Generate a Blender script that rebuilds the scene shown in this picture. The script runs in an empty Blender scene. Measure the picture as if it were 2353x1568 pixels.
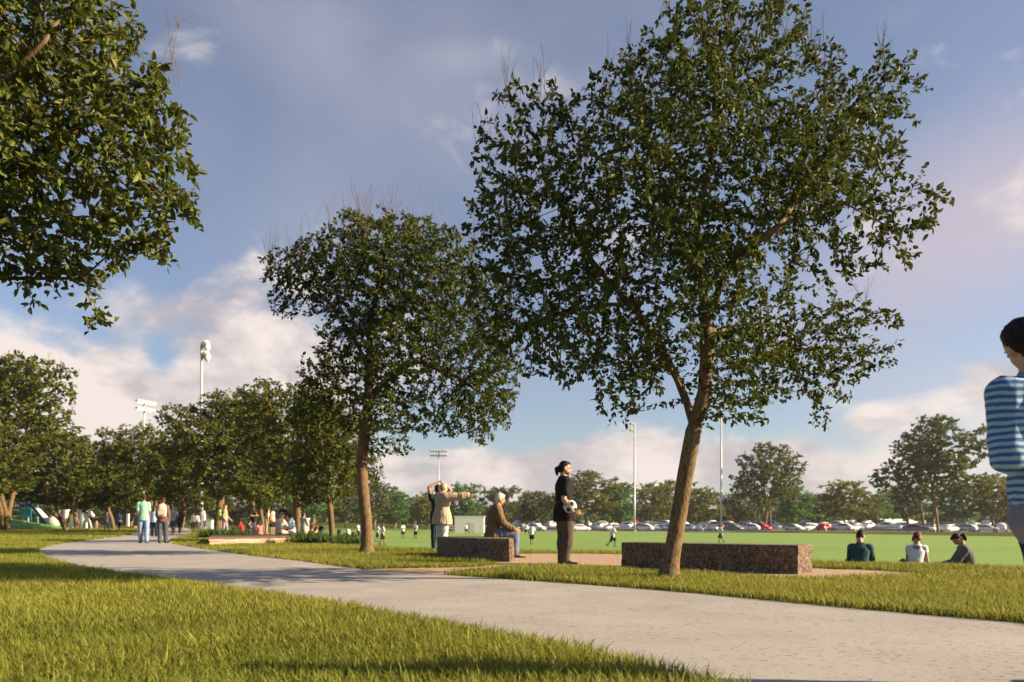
import bpy, bmesh, math, random
import numpy as np
from mathutils import Vector, Matrix
from mathutils.geometry import tessellate_polygon

SC = bpy.context.scene
COL = SC.collection
R = math.radians

# ------------------------------------------------------------------ camera
F = 1700.0                      # focal length in units of a 2353 px wide picture
CAMH = 0.68
camd = bpy.data.cameras.new('camera')
cam = bpy.data.objects.new('camera', camd)
COL.objects.link(cam)
cam.location = (0, 0, CAMH)
cam.rotation_euler = (R(90), 0, 0)
camd.sensor_width = 36.0
camd.lens = 36.0 * F / 2353.0
camd.shift_y = (1203.0 - 784.0) / 2353.0
camd.clip_start = 0.05
camd.clip_end = 6000
camd.dof.use_dof = True
camd.dof.focus_distance = 6.3
camd.dof.aperture_fstop = 2.4
SC.camera = cam

# ------------------------------------------------------------------ sun, sky, exposure
SUN_EL, SUN_AZ = R(24), R(95)
SDIR = Vector((math.cos(SUN_EL) * math.sin(SUN_AZ), math.cos(SUN_EL) * math.cos(SUN_AZ), math.sin(SUN_EL)))
sund = bpy.data.lights.new('sun', 'SUN')
sund.energy = 5.0
sund.angle = R(0.5)
sund.color = (1.0, 0.77, 0.50)
sun = bpy.data.objects.new('sun', sund)
COL.objects.link(sun)
sun.rotation_euler = SDIR.to_track_quat('Z', 'Y').to_euler()
sun.location = (30, -6, 20)
SC.view_settings.view_transform = 'Standard'
SC.view_settings.look = 'None'
SC.view_settings.exposure = 1.5
SC.view_settings.gamma = 1.0
SC.view_settings.use_curve_mapping = False
SC.cycles.max_bounces = 6
SC.cycles.diffuse_bounces = 3
SC.cycles.glossy_bounces = 2
SC.cycles.transmission_bounces = 4
SC.cycles.transparent_max_bounces = 6
SC.cycles.caustics_reflective = False
SC.cycles.caustics_refractive = False


class NT:
    """small helper to wire nodes"""
    def __init__(s, tree):
        s.t = tree

    def n(s, typ, **kw):
        nd = s.t.nodes.new(typ)
        for k, v in kw.items():
            setattr(nd, k, v)
        return nd

    def put(s, sock, v):
        if hasattr(v, 'is_linked') or isinstance(v, bpy.types.NodeSocket):
            s.t.links.new(v, sock)
        else:
            sock.default_value = v

    def m(s, op, a, b=0.0, c=None):
        nd = s.n('ShaderNodeMath', operation=op)
        s.put(nd.inputs[0], a)
        s.put(nd.inputs[1], b)
        if c is not None:
            s.put(nd.inputs[2], c)
        return nd.outputs[0]

    def mix(s, f, a, b, blend='MIX'):
        nd = s.n('ShaderNodeMix', data_type='RGBA', blend_type=blend)
        s.put(nd.inputs[0], f)
        s.put(nd.inputs[6], a if not isinstance(a, tuple) else (*a, 1)[:4])
        s.put(nd.inputs[7], b if not isinstance(b, tuple) else (*b, 1)[:4])
        return nd.outputs[2]

    def rng(s, v, a, b, c=0.0, d=1.0, smooth=False):
        nd = s.n('ShaderNodeMapRange', interpolation_type='SMOOTHSTEP' if smooth else 'LINEAR')
        for i, x in enumerate((v, a, b, c, d)):
            s.put(nd.inputs[i], x)
        return nd.outputs[0]

    def noise(s, vec, scale, detail=4.0, rough=0.5, dist=0.0):
        nd = s.n('ShaderNodeTexNoise')
        if vec is not None:
            s.put(nd.inputs['Vector'], vec)
        nd.inputs['Scale'].default_value = scale
        nd.inputs['Detail'].default_value = detail
        nd.inputs['Roughness'].default_value = rough
        nd.inputs['Distortion'].default_value = dist
        return nd.outputs['Fac']


def build_world():
    w = bpy.data.worlds.new('World')
    SC.world = w
    w.use_nodes = True
    g = NT(w.node_tree)
    bg = w.node_tree.nodes['Background']
    sky = g.n('ShaderNodeTexSky', sky_type='NISHITA')
    sky.sun_disc = False
    sky.sun_elevation = SUN_EL
    sky.sun_rotation = SUN_AZ
    sky.air_density = 1.0
    sky.dust_density = 1.0
    sky.ozone_density = 2.2
    STR = 0.05
    bg.inputs[1].default_value = STR
    tc = g.n('ShaderNodeTexCoord')
    d = tc.outputs['Generated']
    sep = g.n('ShaderNodeSeparateXYZ')
    g.put(sep.inputs[0], d)
    x, y, z = sep.outputs
    az = g.m('ARCTAN2', x, y)
    el = g.m('ARCSINE', z)

    def stretched(k, off=(0, 0, 0)):
        mp = g.n('ShaderNodeMapping')
        g.put(mp.inputs['Vector'], d)
        mp.inputs['Scale'].default_value = (1, 1, k)
        mp.inputs['Location'].default_value = off
        return mp.outputs[0]

    def blob(u, v, ru, rv, wt):
        a0 = math.atan((u - 1176.5) / F)
        e0 = math.atan((1203 - v) / F * math.cos(a0))
        p = g.m('DIVIDE', g.m('SUBTRACT', az, a0), ru / F)
        q = g.m('DIVIDE', g.m('SUBTRACT', el, e0), rv / F)
        r2 = g.m('ADD', g.m('MULTIPLY', p, p), g.m('MULTIPLY', q, q))
        return g.m('MULTIPLY', g.m('POWER', 2.718, g.m('MULTIPLY', r2, -1.0)), wt)

    def total(bl):
        s = 0.0
        for b in bl:
            s = g.m('ADD', blob(*b), s)
        return s
    # heaped clouds: low in the sky, billowy
    n_c = g.noise(stretched(1.7), 5.5, 9, 0.56, 0.25)
    n_s = g.noise(stretched(1.7, (0.05, -0.006, 0.035)), 5.5, 9, 0.56, 0.25)
    heaps = total([(60, 880, 330, 150, .30), (330, 960, 300, 110, .26), (560, 760, 260, 120, .18), (620, 860, 260, 110, .25),
                   (700, 640, 150, 60, .12), (330, 690, 160, 60, .12), (900, 1090, 420, 75, .27), (1250, 1080, 200, 60, .24),
                   (1560, 1070, 190, 75, .30), (1760, 1060, 150, 55, .24), (2010, 965, 60, 28, .2), (2290, 880, 90, 55, .24), (2250, 1060, 150, 30, .14),
                   (2353, 430, 330, 240, .12), (380, 830, 45, 40, -.32), (560, 780, 120, 26, -.08), (160, 1100, 500, 90, .2),
                   (1900, 1150, 900, 25, .10)])
    lowband = g.rng(el, 0.62, 0.05, -0.03, 0.07)
    cov = g.rng(g.m('ADD', g.m('ADD', n_c, heaps), lowband), 0.595, 0.82, 0, 1, True)
    # thin veils high up
    n_v = g.noise(stretched(1.3, (3.1, 1.7, 0.4)), 2.3, 5, 0.50, 0.35)
    veils = total([(900, 160, 220, 110, .05), (1060, 135, 90, 28, .16), (2300, 430, 300, 200, .30), (2200, 600, 260, 130, .22), (560, 330, 500, 230, .06), (120, 60, 130, 60, -.12), (2060, 40, 70, 30, .12), (700, 560, 420, 200, .1)])
    vcov = g.rng(g.m('ADD', n_v, veils), 0.42, 0.92, 0.04, 0.62, True)
    front = g.rng(y, -0.25, 0.25, 0.12, 1.0, True)
    cov = g.m('MULTIPLY', cov, front)
    vcov = g.m('MULTIPLY', vcov, front)
    light = g.rng(g.m('SUBTRACT', n_c, n_s), -0.09, 0.11, 0, 1)
    shade = g.noise(stretched(2.0, (1.0, 2.0, 0.0)), 3.0, 5, 0.5)
    lit = g.m('MULTIPLY', g.m('ADD', light, g.rng(shade, .3, .7, -.15, .35)), 1.0)
    k = 1.0 / STR
    c_dark = tuple(v * k for v in (0.166, 0.155, 0.172))
    c_lite = tuple(v * k for v in (0.335, 0.298, 0.280))
    cc = g.mix(g.rng(lit, 0, 1, 0, 1), c_dark, c_lite)
    warm = g.rng(el, 0.42, 0.0, 0, 1)
    cc = g.mix(g.m('MULTIPLY', warm, 0.35), cc, tuple(v * k for v in (0.30, 0.262, 0.242)))
    skyc = sky.outputs[0]
    hs = g.n('ShaderNodeHueSaturation')
    hs.inputs['Hue'].default_value = 0.507
    hs.inputs['Saturation'].default_value = 0.88
    hs.inputs['Value'].default_value = 1.0
    g.put(hs.inputs['Color'], skyc)
    vc = g.mix(g.rng(az, 0.25, 0.6, 0, 1, True), tuple(v * k for v in (0.190, 0.186, 0.218)), tuple(v * k for v in (0.262, 0.212, 0.222)))
    out = g.mix(vcov, hs.outputs[0], vc)
    out = g.mix(cov, out, cc)
    g.put(bg.inputs[0], out)


build_world()


# ------------------------------------------------------------------ helpers
def P(u, v, z=0.0):
    """world point at height z seen at (u, v) of the 2353x1568 picture"""
    y = (CAMH - z) * F / (v - 1203.0)
    return Vector(((u - 1176.5) / F * y, y, z))


def Q(u, v, y):
    """world point at distance y seen at (u, v)"""
    return Vector(((u - 1176.5) / F * y, y, CAMH + (1203.0 - v) / F * y))


def tag(o, label=None, cat=None, group=None, kind=None):
    if label:
        o['label'] = label
    if cat:
        o['category'] = cat
    if group:
        o['group'] = group
    if kind:
        o['kind'] = kind
    return o


def empty(name, loc=(0, 0, 0), rz=0.0, sc=1.0):
    o = bpy.data.objects.new(name, None)
    o.location = loc
    o.rotation_euler = (0, 0, rz)
    o.scale = (sc, sc, sc)
    o.empty_display_size = 0.2
    COL.objects.link(o)
    return o


def mesh_obj(name, verts, faces, mats, parent=None, smooth=False, midx=None, attr=None):
    me = bpy.data.meshes.new(name)
    v = np.asarray(verts, dtype=np.float32).reshape(-1, 3)
    me.vertices.add(len(v))
    me.vertices.foreach_set('co', v.ravel())
    if isinstance(faces, np.ndarray):
        n, k = faces.shape
        me.loops.add(n * k)
        me.loops.foreach_set('vertex_index', faces.astype(np.int32).ravel())
        me.polygons.add(n)
        me.polygons.foreach_set('loop_start', np.arange(0, n * k, k, dtype=np.int32))
        nf = n
    else:
        L = np.array([len(f) for f in faces], dtype=np.int32)
        idx = np.fromiter((i for f in faces for i in f), dtype=np.int32, count=int(L.sum()))
        me.loops.add(len(idx))
        me.loops.foreach_set('vertex_index', idx)
        me.polygons.add(len(L))
        me.polygons.foreach_set('loop_start', (np.cumsum(L) - L).astype(np.int32))
        nf = len(L)
    if midx is not None:
        me.polygons.foreach_set('material_index', np.asarray(midx, dtype=np.int32))
    me.polygons.foreach_set('use_smooth', np.full(nf, bool(smooth)))
    if attr is not None:
        for an, av in attr.items():
            a = me.attributes.new(an, 'FLOAT', 'POINT')
            a.data.foreach_set('value', np.asarray(av, dtype=np.float32))
    me.update(calc_edges=True)
    me.validate()
    for m in (mats if isinstance(mats, (list, tuple)) else [mats]):
        me.materials.append(m)
    o = bpy.data.objects.new(name, me)
    COL.objects.link(o)
    if parent is not None:
        o.parent = parent
    return o


class MB:
    """collects shapes into one mesh"""
    def __init__(s):
        s.v, s.f, s.mi = [], [], []
        s.cur = 0

    def add(s, vs, fs):
        b = len(s.v)
        s.v.extend([tuple(p) for p in vs])
        s.f.extend([tuple(i + b for i in f) for f in fs])
        s.mi.extend([s.cur] * len(fs))
        return s

    def box(s, c, d, rz=0.0, ry=0.0, rx=0.0):
        M = Matrix.Translation(Vector(c)) @ Matrix.Rotation(rz, 4, 'Z') @ Matrix.Rotation(ry, 4, 'Y') @ Matrix.Rotation(rx, 4, 'X')
        h = [x / 2 for x in d]
        vs = [M @ Vector((sx * h[0], sy * h[1], sz * h[2])) for sz in (-1, 1) for sy in (-1, 1) for sx in (-1, 1)]
        return s.add(vs, [(0, 2, 3, 1), (4, 5, 7, 6), (0, 1, 5, 4), (2, 6, 7, 3), (0, 4, 6, 2), (1, 3, 7, 5)])

    def tube(s, pts, rad, n=8, caps=True):
        pts = [Vector(p) for p in pts]
        if not isinstance(rad, (list, tuple)):
            rad = [rad] * len(pts)
        vs, fs = [], []
        ref = None
        for i, p in enumerate(pts):
            t = (pts[min(i + 1, len(pts) - 1)] - pts[max(i - 1, 0)]).normalized()
            if ref is None:
                ref = t.orthogonal().normalized()
            a = (ref - t * ref.dot(t))
            a = a.normalized() if a.length > 1e-6 else t.orthogonal().normalized()
            ref = a
            b = t.cross(a)
            for k in range(n):
                q = 2 * math.pi * k / n
                vs.append(p + (a * math.cos(q) + b * math.sin(q)) * rad[i])
        for i in range(len(pts) - 1):
            for k in range(n):
                k2 = (k + 1) % n
                fs.append((i * n + k, i * n + k2, (i + 1) * n + k2, (i + 1) * n + k))
        if caps:
            fs.append(tuple(range(n))[::-1])
            fs.append(tuple((len(pts) - 1) * n + k for k in range(n)))
        return s.add(vs, fs)

    def ball(s, c, r, n=12, m=8, M=None):
        r = (r, r, r) if not isinstance(r, (list, tuple)) else r
        vs, fs = [], []
        c = Vector(c)
        for j in range(m + 1):
            th = math.pi * j / m
            for k in range(n):
                q = 2 * math.pi * k / n
                p = Vector((r[0] * math.sin(th) * math.cos(q), r[1] * math.sin(th) * math.sin(q), r[2] * math.cos(th)))
                if M is not None:
                    p = M @ p
                vs.append(c + p)
        for j in range(m):
            for k in range(n):
                k2 = (k + 1) % n
                fs.append((j * n + k, (j + 1) * n + k, (j + 1) * n + k2, j * n + k2))
        return s.add(vs, fs)

    def prism(s, poly, z0, z1):
        n = len(poly)
        vs = [(p[0], p[1], z0) for p in poly] + [(p[0], p[1], z1) for p in poly]
        fs = [tuple(range(n))[::-1], tuple(range(n, 2 * n))] + [(i, (i + 1) % n, n + (i + 1) % n, n + i) for i in range(n)]
        return s.add(vs, fs)

    def build(s, name, mats, parent=None, smooth=False):
        return mesh_obj(name, s.v, s.f, mats, parent, smooth, s.mi if s.cur or max(s.mi, default=0) else None)


def mat(name, col, rough=0.8, var=None, vscale=8.0, bump=0.0, bscale=40.0, spec=0.3, metallic=0.0, transl=0.0):
    """base colour with optional noise variation towards var, and a noise bump"""
    m = bpy.data.materials.new(name)
    m.use_nodes = True
    g = NT(m.node_tree)
    b = m.node_tree.nodes['Principled BSDF']
    b.inputs['Roughness'].default_value = rough
    b.inputs['Specular IOR Level'].default_value = spec
    b.inputs['Metallic'].default_value = metallic
    tc = g.n('ShaderNodeTexCoord')
    ob = tc.outputs['Object']
    if var is not None:
        f = g.rng(g.noise(ob, vscale, 5, 0.6), 0.32, 0.68)
        c = g.mix(f, col, var)
        g.put(b.inputs['Base Color'], c)
    else:
        b.inputs['Base Color'].default_value = (*col, 1)
    if bump:
        bp = g.n('ShaderNodeBump')
        bp.inputs['Strength'].default_value = bump
        bp.inputs['Distance'].default_value = 0.02
        g.put(bp.inputs['Height'], g.noise(ob, bscale, 5, 0.6))
        g.put(b.inputs['Normal'], bp.outputs[0])
    return m


def leaf_mat(name, dark, lite, transl=0.35, rough=0.5, spec=0.35):
    m = bpy.data.materials.new(name)
    m.use_nodes = True
    g = NT(m.node_tree)
    b = m.node_tree.nodes['Principled BSDF']
    out = m.node_tree.nodes['Material Output']
    at = g.n('ShaderNodeAttribute', attribute_name='tint')
    oi = g.n('ShaderNodeObjectInfo')
    c = g.mix(at.outputs['Fac'], dark, lite)
    c = g.mix(g.m('MULTIPLY', oi.outputs['Random'], 0.3), c, tuple(0.6 * x + 0.4 * y for x, y in zip(dark, lite)))
    g.put(b.inputs['Base Color'], c)
    b.inputs['Roughness'].default_value = rough
    b.inputs['Specular IOR Level'].default_value = spec
    tr = g.n('ShaderNodeBsdfTranslucent')
    tcx = g.mix(0.5, c, tuple(min(1, v * 1.8) for v in lite))
    g.put(tr.inputs['Color'], tcx)
    mx = g.n('ShaderNodeMixShader')
    mx.inputs[0].default_value = transl
    g.put(mx.inputs[1], b.outputs[0])
    g.put(mx.inputs[2], tr.outputs[0])
    g.put(out.inputs['Surface'], mx.outputs[0])
    return m


def pip(px, py, poly):
    """points in polygon, vectorised"""
    inside = np.zeros(px.shape, bool)
    n = len(poly)
    for i in range(n):
        x1, y1 = poly[i][0], poly[i][1]
        x2, y2 = poly[(i + 1) % n][0], poly[(i + 1) % n][1]
        if y1 == y2:
            continue
        c = ((y1 > py) != (y2 > py)) & (px < (x2 - x1) * (py - y1) / (y2 - y1) + x1)
        inside ^= c
    return inside


def smooth_poly(pts, n=6):
    """open Catmull-Rom through 2-D points"""
    pts = [Vector((p[0], p[1])) for p in pts]
    out = []
    for i in range(len(pts) - 1):
        p0, p1, p2, p3 = pts[max(i - 1, 0)], pts[i], pts[i + 1], pts[min(i + 2, len(pts) - 1)]
        for k in range(n):
            t = k / n
            out.append(0.5 * ((2 * p1) + (p2 - p0) * t + (2 * p0 - 5 * p1 + 4 * p2 - p3) * t * t + (3 * p1 - p0 - 3 * p2 + p3) * t ** 3))
    out.append(pts[-1])
    return out


def sheet(name, poly, z, m, kind='structure'):
    tri = tessellate_polygon([[Vector((p[0], p[1], 0)) for p in poly]])
    fs = []
    for t in tri:
        a, b, c = (Vector((poly[i][0], poly[i][1])) for i in t)
        fs.append(tuple(t) if (b - a).cross(c - a) > 0 else tuple(t)[::-1])
    o = mesh_obj(name, [(p[0], p[1], z) for p in poly], fs, m)
    return tag(o, kind=kind)

# ------------------------------------------------------------------ materials of the setting
M = {}


def ground_mat(name, a, b, scale, stripes=None):
    m = bpy.data.materials.new(name)
    m.use_nodes = True
    g = NT(m.node_tree)
    bs = m.node_tree.nodes['Principled BSDF']
    bs.inputs['Roughness'].default_value = 0.95
    bs.inputs['Specular IOR Level'].default_value = 0.1
    tc = g.n('ShaderNodeTexCoord').outputs['Object']
    f = g.rng(g.noise(tc, scale, 6, 0.65), 0.3, 0.7)
    f2 = g.rng(g.noise(tc, scale * 0.06, 3, 0.5), 0.3, 0.7)
    c = g.mix(g.m('MULTIPLY_ADD', f2, 0.5, g.m('MULTIPLY', f, 0.5)), a, b)
    if stripes:
        sep = g.n('ShaderNodeSeparateXYZ')
        g.put(sep.inputs[0], tc)
        s = g.m('SINE', g.m('MULTIPLY', sep.outputs[1], stripes))
        c = g.mix(g.rng(s, -0.25, 0.25, 0, 0.16), c, tuple(v * 1.25 for v in b))
    g.put(bs.inputs['Base Color'], c)
    bp = g.n('ShaderNodeBump')
    bp.inputs['Strength'].default_value = 0.5
    bp.inputs['Distance'].default_value = 0.03
    g.put(bp.inputs['Height'], g.noise(tc, scale * 4, 4, 0.6))
    g.put(bs.inputs['Normal'], bp.outputs[0])
    return m


M['soil'] = ground_mat('lawn_floor', (0.035, 0.050, 0.009), (0.085, 0.098, 0.016), 3.0)
M['turf'] = ground_mat('sports_turf', (0.135, 0.225, 0.055), (0.165, 0.255, 0.068), 0.6, stripes=2 * math.pi / 18)
M['asphalt'] = mat('asphalt', (0.12, 0.115, 0.11), 0.9, (0.17, 0.16, 0.15), 1.0)
M['line'] = mat('line_paint', (0.62, 0.66, 0.58), 0.8, (0.5, 0.58, 0.45), 3.0)


def path_mat():
    m = bpy.data.materials.new('path_concrete')
    m.use_nodes = True
    g = NT(m.node_tree)
    b = m.node_tree.nodes['Principled BSDF']
    b.inputs['Roughness'].default_value = 0.85
    b.inputs['Specular IOR Level'].default_value = 0.25
    tc = g.n('ShaderNodeTexCoord').outputs['Object']
    c = g.mix(g.rng(g.noise(tc, 1.1, 6, 0.6), .3, .7), (0.262, 0.256, 0.250), (0.335, 0.326, 0.315))
    c = g.mix(g.rng(g.noise(tc, 60, 3, 0.6), .35, .65, 0, .35), c, (0.29, 0.25, 0.21))
    # small pits
    mp = g.n('ShaderNodeMapping')
    g.put(mp.inputs['Vector'], tc)
    mp.inputs['Scale'].default_value = (0.55, 1.3, 1)
    mp.inputs['Rotation'].default_value = (0, 0, 0.35)
    n = g.noise(mp.outputs[0], 34, 4, 0.62)
    dens = g.rng(g.noise(tc, 2.2, 3, 0.5), .3, .7, .07, .0)
    pit = g.rng(g.m('ADD', n, dens), 0.648, 0.69, 0, 1)
    c = g.mix(g.m('MULTIPLY', pit, 0.75), c, (0.105, 0.085, 0.06))
    g.put(b.inputs['Base Color'], c)
    bp = g.n('ShaderNodeBump')
    bp.inputs['Strength'].default_value = 0.8
    bp.inputs['Distance'].default_value = 0.006
    g.put(bp.inputs['Height'], g.m('SUBTRACT', g.m('MULTIPLY', g.noise(tc, 130, 3, 0.6), 0.7), pit))
    g.put(b.inputs['Normal'], bp.outputs[0])
    return m


M['path'] = path_mat()


def gravel_mat():
    m = bpy.data.materials.new('crushed_gravel')
    m.use_nodes = True
    g = NT(m.node_tree)
    b = m.node_tree.nodes['Principled BSDF']
    b.inputs['Roughness'].default_value = 0.95
    b.inputs['Specular IOR Level'].default_value = 0.15
    tc = g.n('ShaderNodeTexCoord').outputs['Object']
    v = g.n('ShaderNodeTexVoronoi')
    g.put(v.inputs['Vector'], tc)
    v.inputs['Scale'].default_value = 55
    sp = g.n('ShaderNodeSeparateColor')
    g.put(sp.inputs[0], v.outputs['Color'])
    c = g.mix(sp.outputs[0], (0.27, 0.185, 0.125), (0.47, 0.36, 0.27))
    c = g.mix(g.rng(g.noise(tc, 1.5, 4, .6), .3, .7, 0, .4), c, (0.36, 0.25, 0.17))
    g.put(b.inputs['Base Color'], c)
    bp = g.n('ShaderNodeBump')
    bp.inputs['Strength'].default_value = 1.0
    bp.inputs['Distance'].default_value = 0.012
    g.put(bp.inputs['Height'], v.outputs['Distance'])
    g.put(b.inputs['Normal'], bp.outputs[0])
    return m


M['gravel'] = gravel_mat()


def granite_mat(name, a, b_, c_, ridges):
    m = bpy.data.materials.new(name)
    m.use_nodes = True
    g = NT(m.node_tree)
    b = m.node_tree.nodes['Principled BSDF']
    b.inputs['Roughness'].default_value = 0.8
    tc = g.n('ShaderNodeTexCoord').outputs['Object']
    n1 = g.noise(tc, 6, 8, 0.7, 0.4)
    n2 = g.noise(tc, 26, 6, 0.7)
    n3 = g.noise(tc, 70, 3, 0.6)
    c = g.mix(g.rng(n1, .36, .64), a, b_)
    c = g.mix(g.rng(n2, .50, .68), c, c_)
    c = g.mix(g.rng(n3, .58, .74, 0, .6), c, (0.40, 0.32, 0.25))
    c = g.mix(g.rng(n2, .49, .37, 0, .92), c, (0.03, 0.024, 0.02))
    g.put(b.inputs['Base Color'], c)
    bp = g.n('ShaderNodeBump')
    bp.inputs['Strength'].default_value = 0.9
    bp.inputs['Distance'].default_value = ridges
    g.put(bp.inputs['Height'], g.m('ADD', n1, g.m('MULTIPLY', n2, .6)))
    g.put(b.inputs['Normal'], bp.outputs[0])
    return m


M['granite'] = granite_mat('brown_granite', (0.052, 0.029, 0.016), (0.160, 0.098, 0.060), (0.29, 0.195, 0.125), 0.03)
M['ledge'] = mat('pink_sandstone', (0.33, 0.22, 0.16), 0.85, (0.42, 0.30, 0.23), 3.0, 0.6, 14)
M['ledge_top'] = mat('ledge_timber', (0.10, 0.06, 0.035), 0.7, (0.15, 0.09, 0.055), 5.0, 0.3, 20)

# ------------------------------------------------------------------ ground outlines (metres)
PR = lambda pts, z=0.0: [P(u, v, z).xy for u, v in pts]
path_near = smooth_poly(PR([(88, 1267), (112, 1279), (200, 1303), (320, 1319), (470, 1341), (690, 1370), (1000, 1420), (1200, 1460),
                            (1400, 1500), (1700, 1568), (2000, 1650)], 0.05) + [Vector((3.2, 1.35)), Vector((7, 0.3)), Vector((14, -0.6))])
path_far = smooth_poly(PR([(430, 1214), (438, 1219), (441, 1225), (425, 1231), (398, 1239), (391, 1247), (430, 1256), (560, 1275), (690, 1290), (830, 1308), (1008, 1321),
                           (1130, 1329), (1500, 1356), (1800, 1384), (2100, 1412), (2353, 1434), (2700, 1470)]) + [Vector((8, 3.3)), Vector((14, 2.6))])
path_left = smooth_poly(PR([(385, 1214), (345, 1218), (318, 1223), (305, 1227), (284, 1232), (148, 1249), (96, 1261), (88, 1266)]))
PATH = path_left + path_near + path_far[::-1]
terr_edge = smooth_poly([Vector((60, -60)), Vector((30, -8)), Vector((15, 5)), Vector((9.6, 9.2))] + PR([(2353, 1311), (2150, 1304), (1875, 1295), (1620, 1281), (1430, 1271), (1190, 1269), (1000, 1263), (860, 1259)]) +
                        [Vector((-5.4, 25)), Vector((-8.4, 29)), Vector((-14.6, 44)), Vector((-25, 62)), Vector((-40, 110)), Vector((-60, 200)), Vector((-70, 420))])
TERR = terr_edge + [Vector((-900, 420)), Vector((-900, -60))]
gravel_far = smooth_poly(PR([(1060, 1282), (1180, 1274), (1430, 1275), (1650, 1288), (1873, 1307), (2010, 1312), (2150, 1324)]))
gravel_near = smooth_poly(PR([(2150, 1326), (2000, 1331), (1873, 1336), (1650, 1326), (1450, 1314), (1280, 1304), (1170, 1308), (1008, 1323)]))
gravel_tail = PR([(900, 1316), (828, 1309), (1084, 1305), (1152, 1299)])
GRAV = gravel_far + gravel_near + gravel_tail
path_mid = path_far


def offset_line(line, dist):
    out = []
    for i, p in enumerate(line):
        t = (line[min(i + 1, len(line) - 1)] - line[max(i - 1, 0)]).normalized()
        out.append(p + Vector((t.y, -t.x)) * dist)
    return out


LOW = -1.05
slope_mid = offset_line(terr_edge, 0.7)
slope_foot = offset_line(terr_edge, 4.2)


def build_ground():
    n = len(terr_edge)
    vs = [(p.x, p.y, 0.0) for p in TERR]
    tri = tessellate_polygon([[Vector((p.x, p.y, 0)) for p in TERR]])
    fs = []
    for t in tri:
        a, b, c = (TERR[i] for i in t)
        fs.append(tuple(t) if (b - a).cross(c - a) > 0 else tuple(t)[::-1])
    b0 = len(vs)
    vs += [(p.x, p.y, -0.09) for p in slope_mid]
    b1 = len(vs)
    vs += [(p.x, p.y, LOW) for p in slope_foot]
    for i in range(n - 1):
        fs.append((i, i + 1, b0 + i + 1, b0 + i)[::-1])
        fs.append((b0 + i, b0 + i + 1, b1 + i + 1, b1 + i)[::-1])
    b2 = len(vs)
    vs += [(-3500, -300, LOW - 0.03), (3500, -300, LOW - 0.03), (3500, 5000, LOW - 0.03), (-3500, 5000, LOW - 0.03)]
    fs.append((b2, b2 + 1, b2 + 2, b2 + 3))
    o = mesh_obj('ground', vs, fs, M['soil'])
    tag(o, kind='structure')


build_ground()
FIELD = slope_foot[6:-8] + [Vector((-62, 250)), Vector((-40, 248)), Vector((-8, 190)), Vector((18, 158)), Vector((45, 146)), Vector((66, 95)), Vector((80, 40)), Vector((60, -8))]
sheet('field', FIELD, LOW + 0.012, M['turf'])
sheet('path', PATH, 0.004, M['path'])
sheet('gravel_path', GRAV, 0.008, M['gravel'])
tag(mesh_obj('car_park', [(-12, 158, LOW + .01), (60, 152, LOW + .01), (84, 112, LOW + .01), (190, 100, LOW + .01), (-20, 205, .10), (240, 205, .10), (-20, 275, .12), (260, 275, .12)],
             [(0, 1, 5, 4), (1, 2, 3, 5), (4, 5, 7, 6)], M['asphalt']), kind='structure')


def build_lines():
    mb = MB()
    z = LOW + 0.018

    def seg(a, b, w=0.12):
        a, b = Vector(a), Vector(b)
        t = (b - a).normalized()
        nrm = Vector((-t.y, t.x)) * w / 2
        mb.add([(a + nrm).to_3d() + Vector((0, 0, z)), (b + nrm).to_3d() + Vector((0, 0, z)), (b - nrm).to_3d() + Vector((0, 0, z)), (a - nrm).to_3d() + Vector((0, 0, z))], [(3, 2, 1, 0)])
    seg((-14.5, 61.2), (-4.2, 61.0), .16)
    seg((-4.2, 61.06), (-4.2, 128))
    seg((-14.5, 61.3), (-24, 128))
    seg((-23.9, 128.1), (-4.3, 128.1))
    seg((10, 82), (13.6, 81.8), .18)
    seg((29, 74), (32, 73.6), .18)
    seg((13.6, 81.9), (32, 130), .1)
    o = mb.build('pitch_markings', M['line'])
    tag(o, kind='structure')


build_lines()


def bank():
    """grass bank behind the field on the left, and its continuation along the car park"""
    mb = MB()
    line = [(-130, 330), (-70, 262), (-42, 252), (-22, 225), (-10, 205)]
    hs = [2.2, 2.0, 1.5, 1.0, 0.1]
    line2 = [(48, 152), (70, 99), (84, 46), (110, 0)]
    for ln, h in ((line, hs), (line2, [.1, .55, .75, .75])):
        ln = smooth_poly(ln, 5)
        hh = np.interp(np.linspace(0, 1, len(ln)), np.linspace(0, 1, len(h)), h)
        vs = []
        for i, p in enumerate(ln):
            t = (ln[min(i + 1, len(ln) - 1)] - ln[max(i - 1, 0)]).normalized()
            nn = Vector((-t.y, t.x))
            for k, (o_, z_) in enumerate(((-5, 0), (-2.2, .6), (0, 1), (4, 1), (9, 0))):
                q = p + nn * o_
                vs.append((q.x, q.y, LOW - 0.02 + z_ * hh[i]))
        fs = [(i * 5 + k, i * 5 + k + 1, i * 5 + k + 6, i * 5 + k + 5) for i in range(len(ln) - 1) for k in range(4)]
        mb.add(vs, fs)
    o = mb.build('grass_bank', M['soil'], smooth=True)
    tag(o, kind='structure')


bank()

# ------------------------------------------------------------------ grass blades
M['grass'] = leaf_mat('grass_blades', (0.048, 0.080, 0.007), (0.310, 0.300, 0.050), 0.28, 0.6, 0.2)
KEEP_OUT = []      # footprints that carry no grass


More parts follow.
